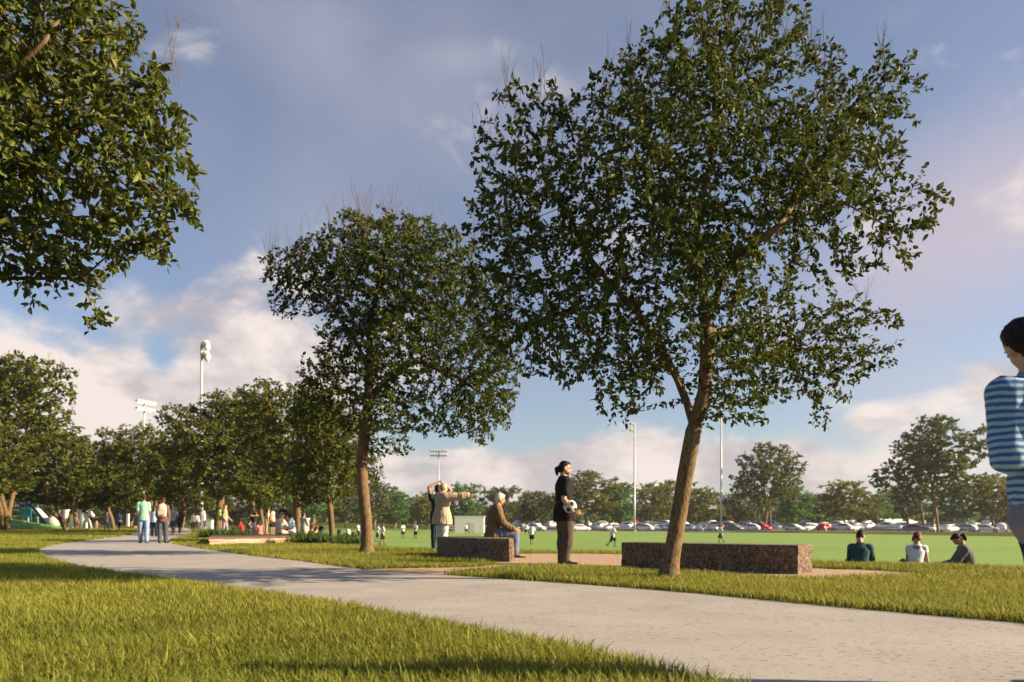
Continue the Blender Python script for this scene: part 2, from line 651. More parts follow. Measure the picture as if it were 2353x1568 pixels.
def build_grass():
    rs = np.random.default_rng(5)
    V, T, Fq, Ft = [], [], [], []
    nv = 0
    edge = np.array([(p.x, p.y) for p in terr_edge])
    bands = [(2.75, 3.8, 5400, .0066, .080), (3.8, 5.2, 4600, .0070, .080), (5.2, 8, 3500, .0080, .079), (8, 12, 2100, .0105, .078), (12, 18, 1050, .015, .08),
             (18, 30, 480, .020, .075), (30, 60, 110, .042, .08), (60, 95, 34, .07, .09)]
    for d0, d1, rho, wd, ht in bands:
        hw = 0.72 * d1 * 1.12
        n = int(rho * (d1 - d0) * 2 * hw)
        x = rs.uniform(-hw, hw, n)
        y = rs.uniform(d0, d1, n)
        k = np.abs(x) < y * 0.72 * 1.12 + 0.5
        x, y = x[k], y[k]
        on = pip(x, y, TERR)
        z = np.zeros_like(x)
        # first metre down the slope
        off = np.where(~on)[0]
        if len(off):
            dist = np.full(len(off), 1e9)
            for i in range(len(edge) - 1):
                a, b = edge[i], edge[i + 1]
                ab = b - a
                tt = np.clip(((x[off] - a[0]) * ab[0] + (y[off] - a[1]) * ab[1]) / (ab @ ab), 0, 1)
                dist = np.minimum(dist, np.hypot(x[off] - a[0] - tt * ab[0], y[off] - a[1] - tt * ab[1]))
            near = dist < 2.0
            on[off[near]] = True
            z[off[near]] = np.where(dist[near] < 0.7, -0.09 * dist[near] / 0.7, -0.09 - (dist[near] - 0.7) / 3.5 * 0.96)
        on &= ~pip(x, y, PATH) & ~pip(x, y, GRAV)
        for ko in KEEP_OUT:
            on &= ~pip(x, y, ko)
        x, y, z = x[on], y[on], z[on]
        n = len(x)
        if not n:
            continue
        cl = 0.5 + 0.25 * (np.sin(x * 3.1 + np.sin(y * 2.3) * 1.5) + np.sin(y * 3.7 + np.sin(x * 1.9) * 1.7))
        cl2 = 0.5 + 0.25 * (np.sin(x * 0.9 + 1.3 * np.sin(y * .7)) + np.sin(y * 1.1 + 1.1 * np.sin(x * .6 + 2)))
        h = ht * (0.55 + 0.7 * rs.random(n)) * (0.8 + 0.4 * cl)
        tall = rs.random(n) < 0.02
        h = np.where(tall, h * 1.45, h)
        a = rs.uniform(0, 2 * np.pi, n)
        lean = h * rs.uniform(0.1, 1.0, n)
        lx, ly = np.cos(a) * lean, np.sin(a) * lean
        fa = a + np.pi / 2 + rs.normal(0, .5, n)
        w = wd * (0.7 + 0.6 * rs.random(n))
        wx, wy = np.cos(fa) * w / 2, np.sin(fa) * w / 2
        tint = np.clip(0.25 + 0.4 * rs.random(n) + 0.35 * (cl2 - .5) + 0.25 * (cl - .5) + (rs.random(n) < .08) * .45, 0, 1)
        if d0 < 12:
            p = np.stack([np.stack([x - wx, y - wy, z - .01], 1), np.stack([x + wx, y + wy, z - .01], 1),
                          np.stack([x + wx * .8 + lx * .35, y + wy * .8 + ly * .35, z + h * .62], 1), np.stack([x - wx * .8 + lx * .35, y - wy * .8 + ly * .35, z + h * .62], 1),
                          np.stack([x + lx, y + ly, z + h], 1)], 1)
            b = nv + np.arange(n)[:, None] * 5
            Fq.append(b + np.array([[0, 1, 2, 3]]))
            Ft.append(b + np.array([[3, 2, 4]]))
            m = 5
        else:
            p = np.stack([np.stack([x - wx, y - wy, z - .01], 1), np.stack([x + wx, y + wy, z - .01], 1), np.stack([x + lx, y + ly, z + h], 1)], 1)
            b = nv + np.arange(n)[:, None] * 3
            Ft.append(b + np.array([[0, 1, 2]]))
            m = 3
        V.append(p.reshape(-1, 3))
        tv = np.repeat(tint[:, None], m, 1)
        T.append(tv.ravel())
        nv += n * m
    V = np.concatenate(V)
    T = np.concatenate(T)
    q = np.concatenate(Fq)
    # quads as two triangles so that one face array does
    F3 = np.concatenate([q[:, [0, 1, 2]], q[:, [0, 2, 3]], np.concatenate(Ft)])
    o = mesh_obj('lawn_grass', V, F3, M['grass'], attr={'tint': T})
    tag(o, 'short green and yellow lawn grass beside the path', 'grass', kind='stuff')
    print('grass blades verts', nv)

# ------------------------------------------------------------------ trees
def bark_mat(name, a, b, scale=1.0):
    m = bpy.data.materials.new(name)
    m.use_nodes = True
    g = NT(m.node_tree)
    bs = m.node_tree.nodes['Principled BSDF']
    bs.inputs['Roughness'].default_value = 0.9
    bs.inputs['Specular IOR Level'].default_value = 0.2
    tc = g.n('ShaderNodeTexCoord').outputs['Object']
    mp = g.n('ShaderNodeMapping')
    g.put(mp.inputs['Vector'], tc)
    mp.inputs['Scale'].default_value = (1, 1, 0.16)
    n = g.noise(mp.outputs[0], 62 * scale, 6, 0.62, 0.3)
    n2 = g.noise(tc, 3.5, 4, 0.6)
    c = g.mix(g.rng(n, .36, .62), a, b)
    c = g.mix(g.rng(n2, .5, .72, 0, .5), c, (0.16, 0.15, 0.085))
    g.put(bs.inputs['Base Color'], c)
    bp = g.n('ShaderNodeBump')
    bp.inputs['Strength'].default_value = 1.0
    bp.inputs['Distance'].default_value = 0.013 / scale
    g.put(bp.inputs['Height'], n)
    g.put(bs.inputs['Normal'], bp.outputs[0])
    return m


M['bark'] = bark_mat('furrowed_bark', (0.055, 0.034, 0.018), (0.215, 0.140, 0.072))
M['bark_pale'] = bark_mat('pale_bark', (0.10, 0.075, 0.05), (0.24, 0.18, 0.12), 0.5)
M['leaf'] = leaf_mat('leaves_glossy', (0.005, 0.016, 0.0035), (0.105, 0.134, 0.016), 0.16, 0.55, 0.14)
M['leaf_mid'] = leaf_mat('leaves_olive', (0.014, 0.032, 0.006), (0.155, 0.170, 0.025), 0.19, 0.55, 0.18)
M['leaf_olive'] = leaf_mat('leaves_far_olive', (0.066, 0.086, 0.018), (0.19, 0.19, 0.038), 0.25, 0.6, 0.2)
M['leaf_green'] = leaf_mat('leaves_far_green', (0.042, 0.110, 0.030), (0.12, 0.245, 0.070), 0.25, 0.6, 0.2)
M['leaf_dark'] = leaf_mat('leaves_far_dark', (0.040, 0.064, 0.016), (0.120, 0.142, 0.034), 0.25, 0.6, 0.2)


def sample_lobes(lobes, n, rs):
    """points in a union of ellipsoids (centre, radii), more of them towards the outside"""
    vol = np.array([l[1][0] * l[1][1] * l[1][2] for l in lobes]) ** 0.8
    pick = rs.choice(len(lobes), n, p=vol / vol.sum())
    d = rs.normal(size=(n, 3))
    d /= np.linalg.norm(d, axis=1)[:, None]
    r = rs.random(n) ** 0.40
    c = np.array([l[0] for l in lobes])[pick]
    rad = np.array([l[1] for l in lobes])[pick]
    return c + d * r[:, None] * rad


def colonize(seed_paths, att, step, di, dk, rs, maxit=160):
    """space colonisation: nodes grow from the given trunk and limb paths towards the attraction points"""
    pos, par = [], []
    for pth, parent in seed_paths:
        prev = -1 if parent is None else int(np.argmin(np.linalg.norm(np.array(pos) - np.array(pth[0]), axis=1)))
        start = 0 if parent is None else 1
        # resample
        pts = [Vector(p) for p in pth]
        res = [pts[0]]
        for a, b in zip(pts[:-1], pts[1:]):
            k = max(1, int((b - a).length / step))
            res += [a.lerp(b, (i + 1) / k) for i in range(k)]
        for p in res[start:]:
            pos.append(tuple(p))
            par.append(prev)
            prev = len(pos) - 1
    pos = np.array(pos, dtype=np.float32)
    par = list(par)
    att = att.astype(np.float32)
    dist = np.full(len(att), 1e9)
    near = np.zeros(len(att), int)
    new = np.arange(len(pos))
    kids = {}
    for it in range(maxit):
        for ch in np.array_split(new, max(1, len(new) // 200)):
            dd = np.linalg.norm(att[:, None, :] - pos[ch][None], axis=2)
            j = dd.argmin(1)
            v = dd[np.arange(len(att)), j]
            b = v < dist
            dist[b] = v[b]
            near[b] = ch[j[b]]
        keep = dist > dk
        att, dist, near = att[keep], dist[keep], near[keep]
        if not len(att):
            break
        act = dist < di
        if not act.any():
            act = dist <= dist.min() * 1.05
        dirs = att[act] - pos[near[act]]
        dirs /= np.linalg.norm(dirs, axis=1)[:, None] + 1e-9
        u, inv = np.unique(near[act], return_inverse=True)
        s = np.zeros((len(u), 3))
        np.add.at(s, inv, dirs)
        s += rs.normal(0, 0.18, s.shape)
        s[:, 2] += 0.06
        s /= np.linalg.norm(s, axis=1)[:, None] + 1e-9
        npos, npar = [], []
        for k, q in enumerate(u):
            if kids.get(q, 0) >= 5:
                att_idx = near == q
                dist[att_idx] = 1e9
                continue
            kids[q] = kids.get(q, 0) + 1
            npos.append(pos[q] + s[k] * step)
            npar.append(int(q))
        if not npos:
            new = np.arange(len(pos))[-1:]
            continue
        new = np.arange(len(pos), len(pos) + len(npos))
        pos = np.concatenate([pos, np.array(npos, dtype=np.float32)])
        par += npar
    return pos.astype(np.float64), np.array(par)


def radii_of(par, tip, ex):
    n = len(par)
    acc = np.zeros(n)
    nk = np.zeros(n, int)
    for i in range(n):
        if par[i] >= 0:
            nk[par[i]] += 1
    for i in range(n - 1, -1, -1):
        if nk[i] == 0:
            acc[i] = tip ** ex
        if par[i] >= 0:
            acc[par[i]] += acc[i]
    return acc ** (1 / ex), nk


def wood_mesh(pos, par, rad, extra=(), thin=4, flare=None, seed=0):
    n = len(par)
    kids = [[] for _ in range(n)]
    for i in range(n):
        if par[i] >= 0:
            kids[par[i]].append(i)
    mb = MB()
    roots = [i for i in range(n) if par[i] < 0]
    stack = [(r, -1) for r in roots]
    rr = random.Random(seed)
    while stack:
        i, p = stack.pop()
        chain = [i]
        while kids[chain[-1]]:
            ks = sorted(kids[chain[-1]], key=lambda k: -rad[k])
            for k in ks[1:]:
                stack.append((k, chain[-1]))
            chain.append(ks[0])
        pts = [pos[c] for c in chain]
        rs_ = [rad[c] for c in chain]
        if p >= 0:
            pts = [pos[p]] + pts
            rs_ = [min(rad[p], rs_[0] * 1.25)] + rs_
        if len(pts) < 2:
            continue
        big = max(rs_)
        ns = 16 if big > 0.09 else 8 if big > 0.03 else 5 if big > 0.012 else 3
        if thin == 3:
            ns = max(3, ns // 2)
        mb.tube(pts, list(map(float, rs_)), ns, caps=ns > 4)
    for pts, rr_ in extra:
        mb.tube(pts, rr_, 3, caps=False)
    return mb


def leaves_mesh(pos, par, rad, rthr, per, size, rs, droop=0.25, spread=1.0, fold=0.22, plain=False):
    """leaf blades along every thin shoot: arrays of vertices, faces and a tint per vertex"""
    idx = np.where((rad < rthr) & (par >= 0))[0]
    base = np.repeat(idx, per)
    n = len(base)
    a = pos[par[base]]
    b = pos[base]
    t = rs.random(n)[:, None]
    o = a + (b - a) * t
    sd = b - a
    sd /= np.linalg.norm(sd, axis=1)[:, None] + 1e-9
    dr = sd * 0.7 + rs.normal(0, 0.62 * spread, (n, 3))
    dr[:, 2] -= droop * rs.random(n)
    dr /= np.linalg.norm(dr, axis=1)[:, None]
    o = o + rs.normal(0, size * 0.25, (n, 3))
    up = rs.normal(0, 0.75, (n, 3))
    up[:, 2] += 0.55
    w = np.cross(dr, up)
    w /= np.linalg.norm(w, axis=1)[:, None] + 1e-9
    nm = np.cross(w, dr)
    L = (size * rs.uniform(0.6, 1.25, n))[:, None]
    W = L * rs.uniform(0.48, 0.68, n)[:, None] * 0.5
    f = fold * L
    tint = np.clip(rs.normal(0.36, 0.30, n), 0, 1)
    if plain:
        V = np.stack([o, o + dr * L * .45 + w * W * 1.3, o + dr * L, o + dr * L * .45 - w * W * 1.3], 1)
        fb = np.arange(n)[:, None] * 4
        Fc = fb + np.array([[0, 1, 2, 3]])
        return V.reshape(-1, 3), Fc, np.repeat(tint, 4)
    curl = -0.10 * L
    V = np.stack([o,
                  o + dr * L * .28 + w * W * .85 + nm * f * .45,
                  o + dr * L * .62 + w * W * .80 + nm * (f * .40 + curl * .4),
                  o + dr * L + nm * curl,
                  o + dr * L * .62 - w * W * .80 + nm * (f * .40 + curl * .4),
                  o + dr * L * .28 - w * W * .85 + nm * f * .45], 1)
    fb = np.arange(n)[:, None] * 6
    Fc = np.concatenate([fb + np.array([[0, 1, 2, 3]]), fb + np.array([[0, 3, 4, 5]])])
    return V.reshape(-1, 3), Fc, np.repeat(tint, 6)


def bare_twigs(pos, rad, rs, count, zmin, ln=(0.2, 0.6), r=0.0036, cell=0.35, dense=14):
    """straight leafless shoots standing up from the top of the crown"""
    top = {}
    for i in np.where(rad < 0.012)[0]:
        k = (int(pos[i][0] // cell), int(pos[i][1] // cell))
        if k not in top or pos[i][2] > pos[top[k]][2]:
            top[k] = i
    c = [i for i in top.values() if pos[i][2] > zmin and (np.abs(pos - pos[i]).max(1) < cell).sum() > dense]
    rs.shuffle(c)
    ext = []
    # they come in groups
    for i in c[:max(1, count // 4)]:
        for _ in range(rs.integers(2, 7)):
            p = Vector(pos[i]) + Vector(rs.normal(0, .04, 3))
            d = Vector((rs.normal(0.04, .2), rs.normal(0, .2), 1)).normalized()
            L = rs.uniform(*ln)
            p0 = p - d * 0.25
            q = p + d * L
            ext.append(([p0, p0.lerp(q, .5) + Vector(rs.normal(0, .012, 3)), q], [r, r * .8, r * .45]))
            for _k in range(rs.integers(0, 3)):
                s = p0.lerp(q, rs.uniform(.45, .85))
                d2 = (d + Vector(rs.normal(0, .35, 3))).normalized()
                ext.append(([s, s + d2 * L * .35], [r * .6, r * .35]))
    return ext


def px_lobes(lobes, y0, ry=None):
    """crown lobes given as (u, v, half width, half height, depth offset) at distance y0 -> metric ellipsoids"""
    s = y0 / F
    out = []
    for l in lobes:
        u, v, ru, rv = l[:4]
        dy = l[4] if len(l) > 4 else 0.0
        rd = l[5] if len(l) > 5 else 0.5 * (ru + rv) * s
        y = y0 + dy
        c = Q(u, v, y)
        out.append(((c.x, c.y, c.z), (ru * y / F, rd, rv * y / F)))
    return out


def big_tree(name, label, base, seeds, lobes, n_att, step, dk, rtrunk, tip, ex, rthr, per, leaf, lmat, bmat, seed, twigs=60, zmin=0, group=None, twig_len=(0.12, 0.42), limit=2.2):
    rs = np.random.default_rng(seed)
    att = sample_lobes(lobes, n_att, rs).astype(np.float32)
    pos, par = colonize(seeds, att, step, limit, dk, rs)
    rad, nk = radii_of(par, tip, ex)
    # bring the base to the wanted girth without fattening the twigs
    k = math.log(rtrunk / tip) / math.log(rad[0] / tip)
    rad = tip * (rad / tip) ** k
    # flare at the foot
    b = Vector(base)
    h = pos[:, 2] - b.z
    dxy = np.hypot(pos[:, 0] - b.x, pos[:, 1] - b.y)
    fl = 1 + 0.75 * np.exp(-np.clip(h, 0, None) / 0.12) * (dxy < 0.4)
    rad = rad * fl
    root = empty(name, base)
    tag(root, label, 'tree', group)
    local = pos - np.array(b)
    ext = bare_twigs(local, rad, rs, twigs, zmin, twig_len)
    mb = wood_mesh(local, par, rad, ext, seed=seed)
    mb.build('trunk', bmat, root, smooth=True)
    V, Fc, T = leaves_mesh(local, par, rad, rthr, per, leaf, rs)
    mesh_obj('crown', V, Fc, lmat, root, attr={'tint': T})
    print(name, 'nodes', len(pos), 'leaves', len(T) // 6)
    return root


def main_tree():
    y0 = 9.0
    base = P(1537, 1334)
    q = lambda u, v, dy=0.0: Q(u, v, base.y + dy)
    trunk = [base - Vector((0, 0, .05)), q(1538, 1310), q(1550, 1240, .05), q(1562, 1170, .07), q(1575, 1090, .05), q(1588, 1020, 0), q(1597, 975)]
    s1 = [q(1597, 975), q(1618, 900, -.1), q(1624, 820, -.15), q(1622, 740, -.1), q(1612, 640, 0), q(1600, 540, .1), q(1612, 460, .1), q(1635, 360, 0), q(1655, 240, 0), q(1650, 130, 0)]
    s2 = [q(1595, 985), q(1580, 930, .12), q(1556, 870, .25), q(1530, 820, .38), q(1495, 765, .5), q(1455, 700, .45), q(1415, 665, .4), q(1360, 600, .4), q(1310, 500, .4), q(1250, 400, .4)]
    s3 = [q(1624, 740, -.1), q(1668, 625, -.5), q(1720, 570, -.8), q(1790, 520, -1.0), q(1850, 495, -1.1), q(1940, 470, -1.1)]
    s4 = [q(1570, 900, .2), q(1545, 850, 0), q(1490, 830, -.3), q(1420, 835, -.5), q(1350, 850, -.6)]
    s5 = [q(1622, 760, -.1), q(1680, 760, .5), q(1750, 790, .9), q(1840, 800, 1.1)]
    s6 = [q(1612, 640), q(1560, 560, .6), q(1530, 450, .9), q(1500, 340, 1.0), q(1470, 240, 1.0)]
    s7 = [q(1790, 520, -1.0), q(1840, 440, -.6), q(1900, 360, -.3), q(1940, 270, -.1)]
    s8 = [q(1455, 700, .45), q(1380, 700, .2), q(1290, 720, 0), q(1220, 760, 0)]
    seeds = [(trunk, None), (s1, 1), (s2, 1), (s3, 1), (s4, 1), (s5, 1), (s6, 1), (s7, 1), (s8, 1)]
    L = [(1225, 400, 150, 200, .3, 1.2), (1180, 470, 120, 150, -.4, .9), (1480, 270, 120, 190, .7, 1.1), (1430, 420, 170, 170, -.6, 1.1),
         (1660, 140, 170, 180, 0, 1.5), (1760, 170, 110, 150, .3, 1.2), (1590, 90, 80, 130, 0, .8), (1560, 230, 140, 150, -.8, 1),
         (1950, 320, 130, 170, .1, 1.3), (1830, 280, 140, 160, .5, 1.2), (1800, 450, 150, 150, -.2, 1.2), (1880, 400, 150, 170, -.9, 1.0), (2030, 500, 110, 110, -.7, .9), (2110, 490, 78, 50, -.8, .5), (2040, 590, 75, 50, -.7, .5),
         (1240, 650, 130, 190, .2, 1.3), (1330, 800, 130, 100, .1, 1.1), (1230, 830, 50, 60, 0, .5), (1600, 420, 230, 190, .2, 1.9), (1720, 560, 160, 150, .8, 1.2), (1560, 640, 200, 150, -.6, 1.3),
         (1830, 780, 140, 110, .8, 1.2), (1950, 790, 100, 110, .9, .9), (1920, 880, 70, 70, .8, .6), (1760, 870, 110, 75, .5, 1.0), (2000, 830, 50, 40, .9, .4), (1890, 930, 30, 40, .8, .3),
         (1440, 900, 90, 65, -.3, .8), (1700, 915, 80, 50, -.4, .7), (1340, 760, 140, 120, -.3, 1.1), (1490, 800, 130, 90, .6, 1.1), (1150, 680, 90, 150, .3, .9), (1700, 830, 130, 80, -.5, 1.1), (1620, 720, 150, 110, -.9, .9), (1130, 560, 70, 100, .2, .7), (1395, 290, 85, 130, .2, .8), (1340, 420, 90, 110, .4, .8), (1900, 620, 95, 60, -.3, .8), (2010, 250, 60, 90, .1, .7), (1430, 945, 60, 38, -.3, .5), (1740, 955, 50, 32, -.3, .4), (1890, 955, 32, 42, .8, .3), (1650, 965, 35, 22, -.3, .3), (1400, 560, 180, 170, .6, 1.3), (1290, 320, 60, 100, .3, .6)]
    lob = px_lobes(L, base.y)
    return big_tree('park_tree', 'large leafy tree leaning out of the grass in front of the long stone bench', base, seeds, lob, 10000, 0.070, 0.112, 0.097, 0.0013, 2.25, 0.0055, 4, 0.074,
                    M['leaf'], M['bark'], 11, twigs=230, zmin=2.8, group='park trees along the path')


def middle_tree():
    base = P(843, 1275)
    q = lambda u, v, dy=0.0: Q(u, v, base.y + dy)
    trunk = [base - Vector((0, 0, .05)), q(843, 1250), q(842, 1200), q(833, 1110), q(831, 1060), q(838, 1000), q(845, 950)]
    s1 = [q(845, 950), q(848, 850), q(850, 760), q(870, 650), q(890, 560), q(900, 520)]
    s2 = [q(846, 930), q(895, 860, .4), q(960, 830, .6), q(1040, 860, .8), q(1100, 900, .8)]
    s3 = [q(848, 840), q(800, 760, .3), q(760, 700, .3), q(690, 650, .2), q(650, 620, .2)]
    s4 = [q(846, 920), q(800, 900, -.4), q(750, 880, -.6)]
    s5 = [q(850, 760), q(930, 690, -.5), q(1000, 620, -.7)]
    seeds = [(trunk, None)] + [(s, 1) for s in (s1, s2, s3, s4, s5)]
    L = [(670, 630, 75, 70, .2, .9), (720, 640, 90, 95, .2, 1.0), (650, 700, 45, 40, .2, .5), (850, 560, 110, 75, 0, 1.5), (960, 560, 90, 60, 0, 1.2), (780, 610, 90, 80, -.5, 1.2), (900, 650, 160, 130, 0, 2.2), (1030, 640, 90, 110, -.6, 1.5),
         (1090, 780, 120, 170, .5, 1.6), (1130, 860, 75, 120, .5, 1.0), (1110, 930, 80, 90, .6, 1.1), (930, 800, 140, 130, 0, 2.0), (760, 890, 85, 90, -.5, 1.3), (800, 790, 80, 80, 0, 1.3), (1010, 950, 100, 60, .4, 1.2),
         (900, 960, 70, 60, -.6, 1.0), (1100, 1000, 40, 30, .6, .5), (930, 1025, 30, 28, -.5, .4), (700, 960, 50, 40, -.6, .7)]
    lob = px_lobes(L, base.y)
    return big_tree('park_tree', 'mid sized tree with a straight trunk on the lawn left of the curved stone block', base, seeds, lob, 9500, 0.085, 0.135, 0.122, 0.0017, 2.25, 0.0072, 5, 0.088,
                    M['leaf'], M['bark'], 23, twigs=260, zmin=4.0, group='park trees along the path', twig_len=(0.3, 0.8))


def near_tree():
    y0 = 6.6
    bx = (-330 - 1176.5) / F * y0
    base = Vector((bx, y0, 0))
    q = lambda u, v, dy=0.0: Q(u, v, y0 + dy)
    trunk = [base - Vector((0, 0, .05)), q(-330, 1200), q(-335, 1050), q(-320, 900)]
    s1 = [q(-320, 900), q(-280, 700), q(-250, 450), q(-230, 200), q(-230, -50)]
    s2 = [q(-300, 800), q(-150, 620), q(0, 480), q(110, 350), q(200, 280)]
    s3 = [q(-270, 620, .4), q(-100, 640, .6), q(60, 640, .6), q(190, 640, .6)]
    s4 = [q(-250, 450), q(-60, 250, -.5), q(100, 100, -.6)]
    s5 = [q(-290, 800), q(-420, 600), q(-560, 420)]
    seeds = [(trunk, None)] + [(s, 1) for s in (s1, s2, s3, s4, s5)]
    L = [(60, 120, 210, 200, 0, 1.0), (240, 120, 110, 150, 0, .8), (310, 260, 105, 120, 0, .7), (330, 400, 105, 150, 0, .7), (380, 180, 40, 60, 0, .25), (410, 480, 75, 60, 0, .35), (400, 330, 60, 90, 0, .4), (380, 580, 40, 50, .1, .3),
         (100, 400, 240, 190, .1, 1.1), (290, 540, 90, 70, .2, .5), (150, 560, 170, 80, .3, .8), (40, 600, 120, 50, .4, .6), (190, 650, 45, 50, .5, .35), (215, 730, 40, 40, .5, .25),
         (70, 690, 35, 20, .5, .3), (-150, 100, 250, 330, 0, 1.5), (-380, 100, 280, 350, 0, 1.8), (-300, -250, 330, 200, 0, 1.6), (60, -120, 170, 110, 0, 1.0)]
    lob = px_lobes(L, y0)
    return big_tree('park_tree', 'closest tree with big leaves hanging into the upper left over the lawn', base, seeds, lob, 10000, 0.066, 0.105, 0.13, 0.0013, 2.25, 0.0060, 4, 0.086,
                    M['leaf_mid'], M['bark'], 37, twigs=140, zmin=4.3, group='park trees along the path', twig_len=(0.3, 0.7))


def proto_tree(name, H, W, seed, lmat, bmat, n_att, leaf, per, stem=0.16, multi=1, top=1.0, dk=None, rthr=0.02, plain=False, tip=0.006):
    """a free-standing tree of height H and crown half-width W in its own space: (trunk mesh, crown mesh)"""
    rs = np.random.default_rng(seed)
    zc = H * (stem + (1 - stem) * 0.5)
    lob = [((0, 0, zc), (W * .75, W * .75, (1 - stem) * H * .46))]
    nl = 9
    for i in range(nl):
        a = i * 2.4 + rs.random()
        zz = H * (stem + 0.10 + (0.80 - stem) * (i + .5) / nl)
        r = W * rs.uniform(.50, .72) * (1.0 - 0.35 * max(0, (zz / H - .6)))
        k = rs.uniform(.38, .58)
        lob.append(((math.cos(a) * r, math.sin(a) * r, zz), (W * k, W * k, H * rs.uniform(.09, .16))))
    for i in range(3):
        lob.append(((rs.uniform(-.25, .25) * W, rs.uniform(-.25, .25) * W, H * rs.uniform(.84, .92) * top), (W * .32, W * .32, H * .10)))
    att = sample_lobes(lob, n_att, rs)
    step = H * 0.022
    seeds = []
    for k in range(multi):
        b = Vector((rs.normal(0, .03) * W * k, rs.normal(0, .05) * W * k, -0.1))
        d = Vector((rs.normal(0, .1) + .12 * (k - (multi - 1) / 2), rs.normal(0, .08), 1))
        pts = [b, b + d * H * stem * .6, b + Vector((d.x * 1.4, d.y * 1.4, 1.0)) * H * stem * 1.15]
        top_p = Vector((rs.normal(0, .12) * W + d.x * W, rs.normal(0, .12) * W, H * .8))
        pts += [pts[-1].lerp(top_p, .4) + Vector((rs.normal(0, .06) * W, rs.normal(0, .06) * W, 0)), top_p]
        seeds.append((pts, None))
    for k in range(5):
        s0 = Vector(seeds[k % multi][0][2]).lerp(Vector(seeds[k % multi][0][3]), rs.uniform(0, .8))
        c, r = lob[1 + (k * 2) % nl]
        e = Vector(c)
        seeds.append(([s0, s0.lerp(e, .5) + Vector((0, 0, -.02 * H)), e], 1))
    pos, par = colonize(seeds, att, step, H * .35, dk or H * .034, rs, 90)
    rad, nk = radii_of(par, tip, 2.2)
    k = math.log(H * 0.021 / math.sqrt(multi) / tip) / math.log(rad[0] / tip)
    rad = tip * (rad / tip) ** k
    ext = bare_twigs(pos, rad, rs, 70, H * .62, (H * .03, H * .075), tip * .7, cell=H * .05, dense=4) if not plain else []
    wood = wood_mesh(pos, par, rad, ext, thin=3, seed=seed).build('trunk', bmat, None, smooth=True)
    V, Fc, T = leaves_mesh(pos, par, rad, rthr, per, leaf, rs, plain=plain)
    crown = mesh_obj('crown', V, Fc, lmat, None, attr={'tint': T})
    print(name, 'nodes', len(pos), 'leaves', len(Fc))
    wm, cm = wood.data, crown.data
    bpy.data.objects.remove(wood)
    bpy.data.objects.remove(crown)
    return wm, cm, H, W


def plant_tree(name, proto, loc, height, halfw, label, group, rz=0.0, lmat=None):
    wm, cm, H, W = proto
    root = empty(name, loc, rz)
    root.scale = (halfw / W, halfw / W, height / H)
    tag(root, label, 'tree', group)
    for nm, me in (('trunk', wm), ('crown', cm)):
        o = bpy.data.objects.new(nm, me)
        COL.objects.link(o)
        o.parent = root
        if nm == 'crown' and lmat is not None:
            o.material_slots[0].link = 'OBJECT'
            o.material_slots[0].material = lmat
    return root

# ------------------------------------------------------------------ more materials
M['white'] = mat('white_paint', (0.74, 0.73, 0.70), 0.6, (0.66, 0.65, 0.63), 4)
M['offwhite'] = mat('cream_render', (0.60, 0.57, 0.51), 0.8, (0.54, 0.51, 0.46), 1.5)
M['metal'] = mat('galvanised_steel', (0.55, 0.55, 0.55), 0.45, (0.47, 0.47, 0.48), 2, metallic=0.2, spec=0.5)
M['lamp'] = mat('floodlight_housing', (0.62, 0.62, 0.62), 0.4, spec=0.5)
M['lampglass'] = mat('floodlight_glass', (0.75, 0.76, 0.78), 0.15, spec=0.8)
M['dark'] = mat('dark_rubber', (0.03, 0.03, 0.032), 0.7, (0.045, 0.045, 0.045), 6)
M['glass'] = mat('car_glass', (0.035, 0.045, 0.055), 0.08, spec=0.9)
M['teal'] = mat('teal_plastic', (0.02, 0.17, 0.22), 0.45, (0.03, 0.21, 0.26), 2)
M['blue'] = mat('blue_fabric', (0.07, 0.12, 0.30), 0.8, (0.09, 0.14, 0.34), 2)
M['brick'] = mat('red_brick', (0.30, 0.13, 0.08), 0.9, (0.38, 0.18, 0.11), 5, 0.4, 20)
M['greyconc'] = mat('grey_concrete', (0.36, 0.34, 0.32), 0.9, (0.43, 0.41, 0.38), 2, 0.3, 20)
M['moundgrass'] = mat('mound_turf', (0.075, 0.20, 0.035), 0.95, (0.11, 0.26, 0.05), 1.5, 0.4, 6)
M['hedge'] = leaf_mat('hedge_blades', (0.022, 0.055, 0.010), (0.070, 0.115, 0.020), 0.2, 0.6, 0.2)
CARCOL = {}
for nm, c in (('white', (.74, .74, .73)), ('silver', (.48, .49, .50)), ('red', (.42, .02, .018)), ('grey', (.16, .165, .18)), ('navy', (.035, .05, .11)), ('black', (.03, .03, .032))):
    CARCOL[nm] = mat(nm + '_car_paint', c, 0.28, tuple(v * .93 for v in c), 2, spec=0.6)


